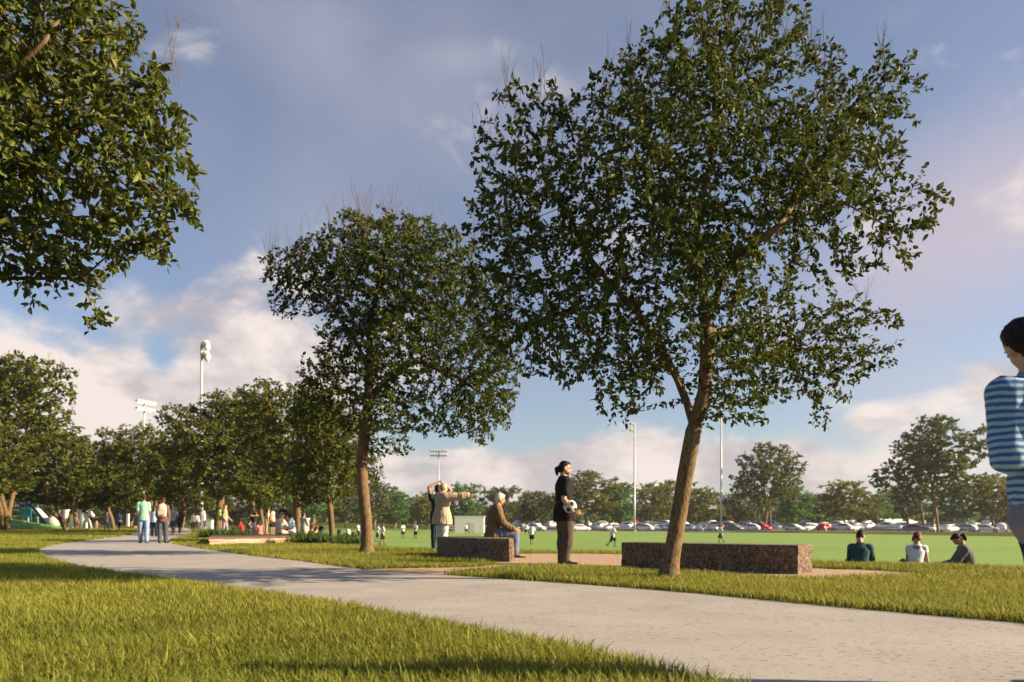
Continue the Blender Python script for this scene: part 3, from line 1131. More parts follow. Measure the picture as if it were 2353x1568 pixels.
# ------------------------------------------------------------------ stone benches
def rough_block(name, poly, h, m, seed, amp=0.012, cuts=0.07, top_round=0.02):
    """a hewn block: outline poly, height h, with roughened faces"""
    rs = np.random.default_rng(seed)
    pts = [Vector((p[0], p[1])) for p in poly]
    ring = []
    n = len(pts)
    for i in range(n):
        a, b = pts[i], pts[(i + 1) % n]
        k = max(1, int((b - a).length / cuts))
        ring += [a.lerp(b, j / k) for j in range(k)]
    m_ = len(ring)
    cen = sum(ring, Vector((0, 0))) / m_
    levels = np.linspace(-0.12, h - top_round, 8)
    vs = []
    nrm = []
    for i in range(m_):
        t = (ring[(i + 1) % m_] - ring[i - 1]).normalized()
        nrm.append(Vector((t.y, -t.x)))
    for z in levels:
        for i in range(m_):
            d = rs.normal(0, amp) + amp * 1.2 * math.sin(i * 0.7 + z * 9 + seed)
            p = ring[i] + nrm[i] * d * (0.4 if z > h * .9 else 1)
            vs.append((p.x, p.y, z))
    nl = len(levels)
    for i in range(m_):
        p = ring[i] - nrm[i] * top_round * .7
        vs.append((p.x, p.y, h))
    nl += 1
    fs = [(j * m_ + i, j * m_ + (i + 1) % m_, (j + 1) * m_ + (i + 1) % m_, (j + 1) * m_ + i) for j in range(nl - 1) for i in range(m_)]
    tri = tessellate_polygon([[Vector((vs[(nl - 1) * m_ + i][0], vs[(nl - 1) * m_ + i][1], 0)) for i in range(m_)]])
    o0 = (nl - 1) * m_
    for t in tri:
        a, b, c = (Vector(vs[o0 + i][:2]) for i in t)
        t = tuple(t) if (b - a).cross(c - a) > 0 else tuple(t)[::-1]
        fs.append(tuple(o0 + i for i in t))
    loc = Vector((cen.x, cen.y, 0))
    vs = [(x - loc.x, y - loc.y, z) for x, y, z in vs]
    o = mesh_obj(name, vs, fs, m)
    o.location = loc
    return o


def quad_bez(a, c, b, n):
    a, c, b = Vector(a), Vector(c), Vector(b)
    return [a * (1 - t) ** 2 + c * 2 * t * (1 - t) + b * t * t for t in (i / n for i in range(n + 1))]


BENCH = [(1.67, 11.32), (3.76, 9.72), (4.10, 10.10), (2.00, 11.74)]
o = rough_block('stone_bench', BENCH, 0.39, M['granite'], 3, 0.006)
tag(o, 'long straight brown granite bench block behind the leaning tree trunk', 'bench', 'stone bench blocks')
BLOCK = quad_bez((-1.52, 15.0), (-0.98, 13.5), (-0.05, 12.86), 12) + [Vector(p) for p in ((0.0, 12.9), (0.03, 13.1), (0.02, 13.7), (-0.05, 14.3))] + quad_bez((-0.12, 14.6), (-.3, 15.3), (-0.7, 15.7), 5) + [Vector((-1.35, 15.6))]
o = rough_block('stone_bench', BLOCK, 0.41, M['granite'], 8, 0.006)
tag(o, 'curved dark stone bench block that the elderly man sits on', 'bench', 'stone bench blocks')
fl = lambda u, y, z: Vector(((u - 1176.5) / F * y, y, z)).xy
LEDGE = [fl(666, 24.9, 0), fl(700, 29.4, 0), fl(600, 29.6, 0), fl(489, 29.6, 0), fl(480, 22.3, 0)]
LEDGE = LEDGE[::-1] if sum((LEDGE[i].cross(LEDGE[(i + 1) % 5]) for i in range(5))) < 0 else LEDGE
o = rough_block('stone_ledge', LEDGE, 0.21, M['ledge'], 5, 0.02, 0.3)
tag(o, 'low pink stone ledge with a dark timber deck on the lawn edge', 'ledge')
cen = o.location
mb = MB()
ins = [Vector(p) for p in LEDGE]
c2 = sum(ins, Vector((0, 0))) / 5
big = [c2 + (p - c2) * 1.012 for p in ins]
mb.prism([(p.x - cen.x, p.y - cen.y) for p in big], 0.214, 0.245)
mb.build('deck', M['ledge_top'], o)
KEEP_OUT += [BENCH, BLOCK, LEDGE]


# ------------------------------------------------------------------ floodlight masts
def mast(u, vtop, d, rz, zbase, label, rows=2, arm=3.4, nl=5, rad=.22):
    top = Q(u, vtop, d)
    x, y = top.x, top.y
    h = top.z - zbase
    root = empty('floodlight_mast', (x, y, zbase), rz)
    tag(root, label, 'floodlight', 'floodlight masts around the field')
    mb = MB()
    mb.tube([(0, 0, -.2), (0, 0, h * .35), (0, 0, h * .351), (0, 0, h * .7), (0, 0, h * .701), (0, 0, h)], [rad, rad, rad * .88, rad * .88, rad * .74, rad * .70], 12)
    mb.tube([(0, 0, -.1), (0, 0, .12)], [.45, .45], 12)
    mb.build('pole', M['metal'], root, smooth=True)
    for r in range(rows):
        z = h - .35 - r * 1.35
        c = MB().box((0, .12, z), (arm, .14, .14)).box((0, .3, z - .25), (.12, .5, .1))
        c.box((0, .55, z - .18), (arm * .92, .4, .05))
        c.build('crossarm', M['metal'], root)
        for k in range(nl):
            xx = (k - (nl - 1) / 2) * arm / nl
            b = MB().tube([(xx, .25, z + .12), (xx, .48, z + .02), (xx, .82, z - .2)], [.16, .34, .42], 10)
            f = b.build('floodlight', M['lamp'], root)
            MB().tube([(xx, .815, z - .197), (xx, .835, z - .21)], [.38, .38], 10).build('lens', M['lampglass'], f)
    return root


mast(463, 786, 94, R(-72), 0, 'tall floodlight mast at left rising behind the trees, seen from the side')
mast(331, 920, 139, R(-118), 0, 'shorter looking floodlight mast left of the tallest one, above the trees', arm=4)
mast(1008, 1034, 233, R(180), LOW, 'distant floodlight mast with two lamp rows above the pointing man', arm=5.4, nl=6)
mast(1458, 972, 158, R(75), LOW, 'white floodlight mast left of the leaning tree trunk')
mast(1657, 942, 160, R(70), LOW, 'white floodlight mast right of the leaning tree trunk, lamps hidden in leaves')


# ------------------------------------------------------------------ small buildings by the field
def pavilion(name, u0, u1, vtop, d, z0, depth, label, open_front=True):
    a, b = (u0 - 1176.5) / F * d, (u1 - 1176.5) / F * d
    h = CAMH + (1203 - vtop) / F * d - z0
    w = b - a
    root = empty(name, ((a + b) / 2, d, z0))
    tag(root, label, 'building')
    t = .15
    MB().box((0, depth - t / 2, h / 2 - .1), (w - 2 * t - .01, t, h - .2)).build('back_wall', M['offwhite'], root)
    for sx in (-1, 1):
        MB().box((sx * (w / 2 - t / 2), depth / 2, h / 2 - .1), (t, depth, h - .2)).build('side_wall', M['offwhite'], root)
    MB().box((0, depth / 2, h - .1), (w + .3, depth + .3, .19)).build('roof', M['white'], root)
    MB().box((0, -t / 2 + .004, h / 2 - .12), (w, t, h - .25)).build('front_wall', M['white'], root)
    MB().box((w * .1, -t - .01, h * .32), (1.0, .05, h * .6)).build('door', M['offwhite'], root)
    return root


pavilion('pavilion', 1045, 1112, 1186, 134, LOW, 3.5, 'white flat roofed pavilion across the field behind the pointing man', False)
pavilion('storage_shed', 663, 699, 1191, 128, LOW, 3, 'small white shed beyond the field behind the group on the ledge', False)


def gable(name, u0, u1, vtop, d, z0, depth, label):
    a, b = (u0 - 1176.5) / F * d, (u1 - 1176.5) / F * d
    h = CAMH + (1203 - vtop) / F * d - z0
    w = b - a
    root = empty(name, ((a + b) / 2, d, z0), R(18))
    tag(root, label, 'building')
    e = h * .5
    mb = MB()
    mb.add([(-w / 2, 0, 0), (w / 2, 0, 0), (w / 2, 0, e), (-w / 2, 0, e), (-w / 2, depth, 0), (w / 2, depth, 0), (w / 2, depth, e), (-w / 2, depth, e), (-w / 2, depth / 2, h - .1), (w / 2, depth / 2, h - .1)],
           [(0, 1, 2, 3), (5, 4, 7, 6), (4, 0, 3, 8, 7), (1, 5, 6, 9, 2)])
    mb.build('wall', M['offwhite'], root)
    r = MB()
    o_ = .3
    r.add([(-w / 2 - o_, -o_, e - .12), (w / 2 + o_, -o_, e - .12), (w / 2 + o_, depth / 2, h), (-w / 2 - o_, depth / 2, h), (-w / 2 - o_, depth + o_, e - .12), (w / 2 + o_, depth + o_, e - .12)],
          [(0, 1, 2, 3), (3, 2, 5, 4)])
    r.build('roof', M['white'], root)
    MB().box((0, -.03, e * .45), (w * .3, .05, e * .8)).build('roller_door', M['metal'], root)
    return root


gable('club_house', 2034, 2126, 1192, 215, -.5, 9, 'low white building with a pitched roof beyond the cars at right')
gable('site_hut', 1936, 1968, 1196, 222, -.4, 4, 'little white hut beyond the cars, left of the pitched roof building')


# ------------------------------------------------------------------ cars
def car_meshes():
    def hull(st, n=10):
        """stations along x: (x, z0, z1, half width bottom, half width top)"""
        vs, fs = [], []
        for x, z0, z1, wb, wt in st:
            sec = [(-wb * .93, z0), (-wb, z0 + (z1 - z0) * .35), (-(wb + wt) / 2, z0 + (z1 - z0) * .75), (-wt * .9, z1), (wt * .9, z1), ((wb + wt) / 2, z0 + (z1 - z0) * .75), (wb, z0 + (z1 - z0) * .35), (wb * .93, z0)]
            vs += [(x, a, b) for a, b in sec]
        for i in range(len(st) - 1):
            for k in range(8):
                fs.append((i * 8 + k, i * 8 + (k + 1) % 8, (i + 1) * 8 + (k + 1) % 8, (i + 1) * 8 + k))
        fs.append(tuple(range(8))[::-1])
        fs.append(tuple((len(st) - 1) * 8 + k for k in range(8)))
        return vs, fs
    out = {}
    body = MB()
    body.add(*hull([(-2.15, .42, .80, .70, .62), (-2.05, .28, .93, .84, .74), (-1.3, .22, .97, .88, .80), (0, .20, .95, .89, .82), (1.1, .22, .93, .88, .80), (1.85, .26, .80, .84, .70), (2.12, .38, .66, .70, .60)]))
    body.add(*hull([(-1.95, .92, .98, .70, .66), (-1.2, .92, 1.42, .76, .58), (-.3, .92, 1.48, .78, .60), (.35, .92, 1.43, .77, .58), (1.15, .90, .95, .72, .66)]))
    out['body'] = body
    win = MB()
    win.add(*hull([(-1.62, 1.0, 1.04, .775, .74), (-1.18, 1.0, 1.33, .79, .67), (-.3, 1.0, 1.39, .81, .68), (.33, 1.0, 1.34, .80, .67), (.92, 1.0, 1.03, .765, .73)]))
    out['windows'] = win
    wh = MB()
    wh.tube([(0, -.11, 0), (0, .11, 0)], [.33, .33], 12)
    wh.cur = 1
    wh.tube([(0, -.118, 0), (0, .118, 0)], [.19, .19], 10)
    out['wheel'] = wh
    hl = MB().box((0, 0, 0), (.08, .30, .13))
    out['headlight'] = hl
    return out


def build_cars():
    cm = car_meshes()
    tmp = {}
    for k, mb in cm.items():
        ob = mb.build('car_' + k, {'body': CARCOL['white'], 'windows': M['glass'], 'wheel': [M['dark'], M['metal']], 'headlight': M['lampglass']}[k], None, smooth=k in ('body', 'windows'))
        tmp[k] = ob.data
        bpy.data.objects.remove(ob)
    rr = random.Random(21)
    marks = [(1190, 'the curved block'), (1458, 'the left field mast'), (1657, 'the right field mast'), (1760, 'the big forked tree'), (1978, 'the man in teal'), (2105, 'the woman in white'), (2225, 'the woman in grey'), (2353, 'the striped boy')]
    cars = []
    for row, (y0, z0, sp, skip) in enumerate(((161, LOW + .05, 3.3, .12), (172, -.70, 3.5, .18), (186, -.30, 4.0, .22))):
        x = 2.0
        while x < 142:
            yy = y0 - (18 if x > 75 and row == 0 else 8 if x > 75 else 0)
            if rr.random() > skip:
                r = rr.random()
                c = 'white' if r < .58 else 'silver' if r < .75 else 'red' if r < .86 else 'grey' if r < .92 else 'navy' if r < .94 else 'black'
                cars.append((x + rr.uniform(-.3, .3), yy + rr.uniform(-1, 1), z0 + (.05 if row else 0), c, row, rr.choice((-1, 1)) * R(rr.uniform(20, 62)) + (math.pi if rr.random() < .5 else 0)))
            x += sp
    seen = {}
    for x, y, z, c, row, rz in cars:
        u = 1176.5 + x / y * F
        lm = min(marks, key=lambda q: abs(q[0] - u))
        key = (c, row, lm[1], u > lm[0])
        seen[key] = seen.get(key, 0) + 1
        n = seen[key]
        rows = ('front', 'second', 'back')[row]
        side = 'right' if u > lm[0] else 'left'
        root = bpy.data.objects.new('parked_car', tmp['body'])
        COL.objects.link(root)
        root.location = (x, y, z)
        root.rotation_euler = (0, 0, rz)
        root.scale = (rr.uniform(.95, 1.08), 1, rr.uniform(.96, 1.2))
        root.material_slots[0].link = 'OBJECT'
        root.material_slots[0].material = CARCOL[c]
        ordw = ('first', 'second', 'third', 'fourth', 'fifth', 'sixth', 'seventh', 'eighth', 'ninth', 'tenth')[min(n, 10) - 1]
        tag(root, f'{ordw} {c} car from the left in the {rows} row, {side} of {lm[1]}', 'car', 'cars parked beyond the field')

        def kid(nm, me, loc=(0, 0, 0)):
            k = bpy.data.objects.new(nm, me)
            COL.objects.link(k)
            k.parent = root
            k.location = loc
        kid('windows', tmp['windows'])
        if row == 0:
            for sx in (-1.32, 1.32):
                for sy in (-1, 1):
                    kid('wheel', tmp['wheel'], (sx, sy * .80, .33))
            for sy in (-1, 1):
                kid('headlight', tmp['headlight'], (2.03, sy * .52, .62))


build_cars()


# ------------------------------------------------------------------ playground at the far left
def playground():
    d = 92.0
    k = d / F
    X = lambda u: (u - 1176.5) * k
    # mound
    xs = np.linspace(X(-330), X(146), 40)
    vs, fs = [], []
    for i, x in enumerate(xs):
        t = (x - xs[0]) / (xs[-1] - xs[0])
        h = 1.75 * math.sin(min(1, t * 1.9) * math.pi / 2) * (1 if t < .5 else max(0, math.cos((t - .5) * math.pi)) ** 1.1)
        for j in range(9):
            q = j / 8
            yy = d - 7 + 14 * q
            vs.append((x, yy, -0.03 + h * math.sin(q * math.pi) ** 1.2))
    for i in range(39):
        for j in range(8):
            fs.append((i * 9 + j, (i + 1) * 9 + j, (i + 1) * 9 + j + 1, i * 9 + j + 1))
    tag(mesh_obj('play_mound', vs, fs, M['moundgrass'], smooth=True), kind='structure')
    # play wall of white panels with a ball in front of it
    y = 96.0
    k = y / F
    X = lambda u: (u - 1176.5) * k
    root = empty('play_wall', (X(150), y, 0))
    tag(root, 'white playground wall of tall curved panels behind the forked trunk', 'play wall')
    pts = [(X(120), 0), (X(140), .5), (X(158), .2), (X(176), .7), (X(196), .3)]
    for i, (a, b) in enumerate(zip(pts[:-1], pts[1:])):
        mb = MB()
        a, b = Vector((a[0] - X(150), a[1])), Vector((b[0] - X(150), b[1]))
        n = Vector((-(b - a).y, (b - a).x)).normalized()
        prof = [a + (b - a) * t - n * .35 * math.sin(t * math.pi) for t in np.linspace(0, .985, 9)]
        poly = prof + [p + n * .16 for p in prof[::-1]]
        mb.prism([(p.x, p.y) for p in poly], 0, 2.35 + (.12 if i % 2 else 0))
        mb.build('panel', M['white'] if i else M['greyconc'], root, smooth=False)
    b = MB().ball((X(135), y - 1.1, .78), .80, 24, 16).build('play_ball', M['greyconc'], None, smooth=True)
    tag(b, 'big grey ball lying in front of the white playground wall', 'ball')
    root = empty('climbing_frame', (X(203), y - .4, 0))
    tag(root, 'white knobbly climbing frame at the right end of the playground wall', 'climbing frame')
    mb = MB()
    mb.tube([(-.35, 0, 0), (-.30, 0, .7), (.05, 0, 1.2), (-.15, 0, 1.7), (.1, 0, 2.2)], [.22, .20, .28, .26, .34], 10)
    mb.tube([(.55, 0, 0), (.40, 0, .8), (.10, 0, 1.3)], [.17, .16, .2], 10)
    mb.ball((.42, 0, 1.95), .36, 12, 8).ball((.72, .1, 1.70), .25, 12, 8).ball((-.2, 0, 2.35), .28, 12, 8)
    mb.build('frame', M['white'], root, smooth=True)
    # slide tower
    y = 97
    k = y / F
    X = lambda u: (u - 1176.5) * k
    root = empty('play_tower', (X(66), y, 0))
    tag(root, 'teal playground tower with a white slide behind the green mound', 'play tower')
    mb = MB()
    for sx in (-.7, .7):
        for sy in (-.7, .7):
            mb.box((sx, sy, 1.6), (.14, .14, 3.2))
    mb.box((0, 0, 1.45), (1.4, 1.4, .1))
    mb.build('tower_frame', M['teal'], root)
    MB().box((0, -.72, 2.1), (1.2, .06, 1.1)).box((0, .72, 2.1), (1.2, .06, 1.1)).box((-.72, 0, 2.1), (.06, 1.2, 1.1)).build('side_panel', M['teal'], root)
    mb = MB()
    mb.add([(-.95, -.95, 3.2), (.95, -.95, 3.2), (.95, .95, 3.2), (-.95, .95, 3.2), (0, 0, 3.75)], [(0, 1, 4), (1, 2, 4), (2, 3, 4), (3, 0, 4), (3, 2, 1, 0)])
    mb.build('roof', M['blue'], root)
    sl = MB()
    path = [(.75, 0, 2.3), (1.3, -.1, 2.25), (2.3, -.3, 1.3), (3.0, -.4, .6), (3.6, -.5, .35)]
    sl.tube(path, [.42, .42, .42, .42, .42], 12, caps=False)
    sl.build('slide', M['white'], root, smooth=True)
    MB().tube([(.6, -.9, 3.1), (1.4, -.95, 2.5), (2.6, -1.05, 1.0), (3.1, -1.05, .3)], .17, 8).build('handrail', M['dark'], root, smooth=True)
    # blue shade sail
    root = empty('shade_sail', (X(22), 99, 0))
    tag(root, 'blue shade sail on posts at the left of the playground', 'shade sail')
    for sx, sy, h in ((-1.8, -1, 3.0), (1.8, -1, 2.6), (1.8, 1, 3.0), (-1.8, 1, 2.6)):
        MB().tube([(sx, sy, 0), (sx, sy, h)], .07, 8).build('post', M['metal'], root)
    g_ = 8
    vs = []
    for i in range(g_ + 1):
        for j in range(g_ + 1):
            a, b = i / g_, j / g_
            z = (1 - a) * (1 - b) * 3.0 + a * (1 - b) * 2.6 + a * b * 3.0 + (1 - a) * b * 2.6 - .25 * math.sin(a * math.pi) * math.sin(b * math.pi)
            vs.append((-1.8 + 3.6 * a, -1 + 2 * b, z - .02))
    fs = [(i * 9 + j, (i + 1) * 9 + j, (i + 1) * 9 + j + 1, i * 9 + j + 1) for i in range(8) for j in range(8)]
    mesh_obj('sail', vs, fs, M['blue'], root, smooth=True)
    # white pillar on a brick plinth
    p = P(294, 1213.5)
    root = empty('pillar', p)
    tag(root, 'slim white pillar on a brick plinth beyond the path, left of the walking couple', 'pillar')
    MB().box((0, 0, 1.15), (.30, .30, 1.8)).box((0, 0, 2.08), (.36, .36, .06)).build('shaft', M['white'], root)
    MB().box((.35, 0, .12), (1.6, .6, .26)).build('plinth', M['brick'], root)
    # white statue and box
    p = P(469, 1217)
    root = empty('statue', p)
    tag(root, 'slender white statue on a base beyond the path, by the dark planting', 'statue')
    mb = MB()
    mb.tube([(0, 0, .3), (0, 0, .9), (.02, 0, 1.3), (0, 0, 1.65), (0, 0, 1.78)], [.20, .17, .15, .20, .08], 12)
    mb.ball((0, 0, 1.93), (.12, .13, .16), 12, 8)
    mb.build('figure', M['white'], root, smooth=True)
    MB().box((0, 0, .15), (.6, .6, .3)).build('base', M['white'], root)
    p = P(481, 1217)
    root = empty('utility_box', p)
    tag(root, 'plain white utility box standing right of the white statue', 'box')
    MB().box((0, 0, .5), (.72, .5, 1.0)).box((0, 0, 1.02), (.78, .56, .05)).build('cabinet', M['white'], root)
    MB().box((0, -.26, .5), (.6, .02, .85)).build('door', M['white'], root)


playground()


# ------------------------------------------------------------------ planting beds of tall blades
def bed(name, poly, n, h, label, seed, z=0.0):
    rs = np.random.default_rng(seed)
    a = np.array([(p[0], p[1]) for p in poly])
    x = rs.uniform(a[:, 0].min(), a[:, 0].max(), n)
    y = rs.uniform(a[:, 1].min(), a[:, 1].max(), n)
    k = pip(x, y, poly)
    x, y = x[k], y[k]
    n = len(x)
    c = a.mean(0)
    cl = .7 + .3 * np.sin(x * 4.1 + np.sin(y * 3)) * np.sin(y * 3.3)
    hh = h * rs.uniform(.5, 1.15, n) * cl
    an = rs.uniform(0, 6.283, n)
    ln = hh * rs.uniform(.1, .7, n)
    w = h * .07
    fa = rs.uniform(0, 6.283, n)
    p = np.stack([np.stack([x - np.cos(fa) * w - c[0], y - np.sin(fa) * w - c[1], 0 * x], 1), np.stack([x + np.cos(fa) * w - c[0], y + np.sin(fa) * w - c[1], 0 * x], 1),
                  np.stack([x + np.cos(an) * ln - c[0], y + np.sin(an) * ln - c[1], hh], 1)], 1)
    b = np.arange(n)[:, None] * 3
    o = mesh_obj(name, p.reshape(-1, 3), b + np.array([[0, 1, 2]]), M['hedge'], attr={'tint': np.repeat(np.clip(rs.normal(.4, .25, n), 0, 1), 3)})
    o.location = (c[0], c[1], z)
    tag(o, label, 'shrubs', 'planting beds along the lawn edge')
    return o


bed('shrub_bed', [fl(455, 33, 0), fl(570, 31.8, 0), fl(575, 34.5, 0), fl(470, 36, 0)], 4500, .55, 'dark green planting bed behind the timber deck, around the walking woman', 1)
bed('shrub_bed', [fl(668, 24.4, 0), fl(750, 23.6, 0), fl(755, 26, 0), fl(690, 27.5, 0)], 4500, .46, 'dark green planting bed right of the stone ledge', 2)
bed('shrub_bed', [fl(768, 23.6, 0), fl(826, 22.6, 0), fl(826, 25, 0), fl(770, 26, 0)], 3500, .42, 'dark green planting bed between the slim trunk and the mid sized tree', 3)
bed('shrub_bed', [fl(605, 24.2, 0), fl(632, 23.8, 0), fl(632, 24.1, 0), fl(605, 24.5, 0)], 500, .22, 'little tuft of planting at the foot of the stone ledge', 4)

# ------------------------------------------------------------------ background trees
PA = proto_tree('park_a', 10, 3.6, 41, M['leaf_mid'], M['bark'], 2600, .25, 5, stem=.20, multi=1, rthr=.024, dk=.29)
PB = proto_tree('park_b', 10, 3.8, 42, M['leaf_mid'], M['bark'], 2600, .25, 5, stem=.19, multi=3, rthr=.024, dk=.29)
PC = proto_tree('park_c', 10, 3.4, 43, M['leaf_mid'], M['bark'], 2500, .25, 5, stem=.21, multi=1, rthr=.024, dk=.29)
FA = proto_tree('far_a', 12, 5.0, 51, M['leaf_olive'], M['bark_pale'], 800, .46, 4, stem=.14, multi=2, rthr=.035, plain=True, tip=.012)
FB = proto_tree('far_b', 12, 4.6, 52, M['leaf_green'], M['bark_pale'], 800, .46, 4, stem=.10, multi=1, rthr=.035, plain=True, tip=.012)
FC_ = proto_tree('far_c', 12, 4.4, 53, M['leaf_dark'], M['bark_pale'], 700, .46, 4, stem=.13, multi=2, rthr=.035, plain=True, tip=.012)
FD = proto_tree('far_big', 16, 6.0, 54, M['leaf_dark'], M['bark_pale'], 1500, .50, 4, stem=.20, multi=3, rthr=.035, plain=True, tip=.012)


def put_trees():
    G1 = 'trees around the path on the left'
    left = [  # u, v top, distance, half width px, proto, z base, label
        (10, 803, 66, 150, PB, 'tallest tree of the left group, cut by the picture edge'),
        (152, 990, 72, 100, PB, 'tree with a forked pale trunk in front of the white playground wall'),
        (-60, 960, 58, 110, PC, 'tree at the far left edge whose trunk stands by the green mound'),
        (176, 1050, 88, 70, PC, 'thin trunked tree behind the forked one at the playground'),
        (262, 1010, 84, 62, PA, 'tree with a leaning trunk beside the jogger in blue, left of the pillar'),
        (330, 968, 76, 90, PB, 'tree behind the man in the green shirt, right of the pillar'),
        (415, 1010, 66, 75, PC, 'dark tree behind the person with the white backpack'),
        (500, 893, 52, 118, PA, 'broad dark tree with a thick trunk behind the walking woman'),
        (585, 905, 58, 95, PB, 'tree behind the people standing on the timber deck'),
        (605, 1000, 62, 60, PC, 'slim tree between the people standing beyond the deck'),
        (684, 865, 43, 110, PC, 'tree with a slim trunk at the right end of the stone ledge'),
        (764, 905, 27.5, 92, PA, 'slim trunked tree rising from the planting, left of the mid sized tree'),
    ]
    rr = random.Random(4)
    for u, vt, d, hw, pr, lab in left:
        b = Q(u, 1203, d)
        b.z = 0
        h = CAMH + (1203 - vt) / F * d
        plant_tree('park_tree', pr, b, h, hw * d / F * 1.22, lab, G1, rr.uniform(0, 6.28))
    G2 = 'trees beyond the field'
    kinds = {'o': (FA, M['leaf_olive'], 'olive green'), 'g': (FB, M['leaf_green'], 'fresh green'), 'd': (FC_, M['leaf_dark'], 'dark green'), 'D': (FD, M['leaf_dark'], 'tall dark'), 'O': (FD, M['leaf_olive'], 'tall olive')}
    far = [
        (862, 1098, 200, 52, 'd', 'just right of the mid sized tree trunk'), (905, 1124, 215, 46, 'g', 'left of the pointing man, above the running players'), (950, 1140, 235, 40, 'o', 'above the two players standing apart'),
        (984, 1128, 205, 42, 'o', 'behind the woman stretching her arms'), (1062, 1108, 190, 50, 'g', 'behind the outstretched arm of the pointing man'), (1143, 1112, 210, 52, 'd', 'behind the head of the elderly man'),
        (1190, 1150, 240, 40, 'o', 'right of the elderly man, low and pale'), (1236, 1122, 185, 52, 'd', 'left of the man with the ball'), (1290, 1140, 230, 50, 'o', 'behind the man with the ball'),
        (1342, 1080, 172, 80, 'O', 'right of the man with the ball, biggest there'), (1424, 1106, 178, 48, 'g', 'left of the mast near the leaning tree'), (1492, 1108, 205, 55, 'o', 'right of the mast near the leaning tree'),
        (1540, 1094, 230, 50, 'd', 'half hidden by the leaning trunk'), (1612, 1118, 195, 52, 'o', 'between the leaning trunk and the right mast'), (1690, 1128, 200, 55, 'd', 'just right of the right mast'),
        (1758, 1016, 164, 80, 'D', 'with a forked trunk right of the right mast'), (1826, 1112, 172, 52, 'g', 'with a crown against the forked trunk tree'), (1888, 1128, 215, 52, 'd', 'between the forked trunk tree and the seated man'),
        (1948, 1102, 185, 72, 'o', 'wide, above the seated man in teal'), (2012, 1132, 195, 42, 'g', 'just right of the wide one above the seated man'), (2034, 1122, 240, 40, 'o', 'behind the pitched roof building, pale'),
        (2086, 1112, 205, 55, 'd', 'left of the tallest tree at right'), (2140, 953, 142, 112, 'D', 'tallest on the right with a thick forked trunk'), (2192, 1112, 168, 60, 'g', 'behind the tallest tree at right, bright'),
        (2286, 1088, 158, 82, 'O', 'with two thin stems beside the boy'), (2352, 1112, 185, 70, 'd', 'partly behind the boy in the striped jumper'), (2450, 1090, 180, 80, 'o', 'hidden mostly by the boy at the right edge'),
        (55, 1120, 170, 75, 'd', 'behind the blue shade sail'), (120, 1110, 190, 70, 'o', 'behind the playground tower'), (215, 1120, 185, 75, 'd', 'behind the climbing frame'),
        (300, 1115, 200, 75, 'o', 'behind the white pillar'), (385, 1100, 190, 80, 'd', 'behind the walking couple'), (465, 1110, 180, 75, 'd', 'behind the white statue'),
        (545, 1100, 190, 80, 'd', 'behind the walking woman'), (630, 1105, 205, 75, 'o', 'behind the deck group'), (712, 1098, 185, 70, 'g', 'behind the small white shed'), (795, 1108, 190, 62, 'd', 'left of the mid sized tree trunk'),
    ]
    for u, vt, d, hw, k, lab in far:
        pr, lm, word = kinds[k]
        b = Q(u, 1203, d)
        b.z = LOW if u > 830 else -.3
        h = CAMH + (1203 - vt) / F * d - b.z
        plant_tree('broadleaf_tree', pr, b, h, hw * d / F * 1.08, f'{word} far tree {lab}', G2, rr.uniform(0, 6.28), lm)


put_trees()


def woods():
    """the continuous wood on the skyline"""
    rs = np.random.default_rng(77)
    V, T = [], []
    n = 0
    for y0, hh, cnt in ((285, 9.5, 15000), (345, 13.0, 15000)):
        x = rs.uniform(-.80 * y0, .80 * y0, cnt)
        ridge = hh * (0.72 + .16 * np.sin(x * .055 + y0) + .12 * np.sin(x * .13 + 1.3) + .08 * np.sin(x * .31))
        z = ridge * rs.random(cnt) ** .75 + LOW
        y = y0 + rs.normal(0, 5, cnt)
        s = rs.uniform(.7, 1.6, cnt)
        a = rs.normal(size=(cnt, 3))
        a /= np.linalg.norm(a, axis=1)[:, None]
        b = np.cross(a, rs.normal(size=(cnt, 3)))
        b /= np.linalg.norm(b, axis=1)[:, None]
        o = np.stack([x, y, z], 1)
        V.append(np.stack([o - a * s[:, None], o + b * s[:, None] * .6, o + a * s[:, None], o - b * s[:, None] * .6], 1).reshape(-1, 3))
        T.append(np.repeat(np.clip(rs.normal(.4, .25, cnt), 0, 1), 4))
        n += cnt
    F4 = np.arange(n)[:, None] * 4 + np.array([[0, 1, 2, 3]])
    o = mesh_obj('distant_woods', np.concatenate(V), F4, M['leaf_dark'], attr={'tint': np.concatenate(T)})
    tag(o, 'continuous dark wood along the skyline beyond the car park', 'woods', kind='stuff')


woods()
main_tree()
middle_tree()
near_tree()

# ------------------------------------------------------------------ people
_cloth = {}


def cloth(name, col, rough=0.9, bump=0.5, bscale=13.0):
    if name not in _cloth:
        m = mat(name, col, rough, tuple(v * 0.82 for v in col), 7, bump, bscale, spec=0.15)
        _cloth[name] = m
    return _cloth[name]


def skin(name, col):
    if name not in _cloth:
        m = mat(name, col, 0.55, tuple(v * 0.86 for v in col), 9, spec=0.35)
        b = m.node_tree.nodes['Principled BSDF']
        b.inputs['Subsurface Weight'].default_value = 0.08
        b.inputs['Subsurface Radius'].default_value = (0.01, 0.004, 0.002)
        _cloth[name] = m
    return _cloth[name]


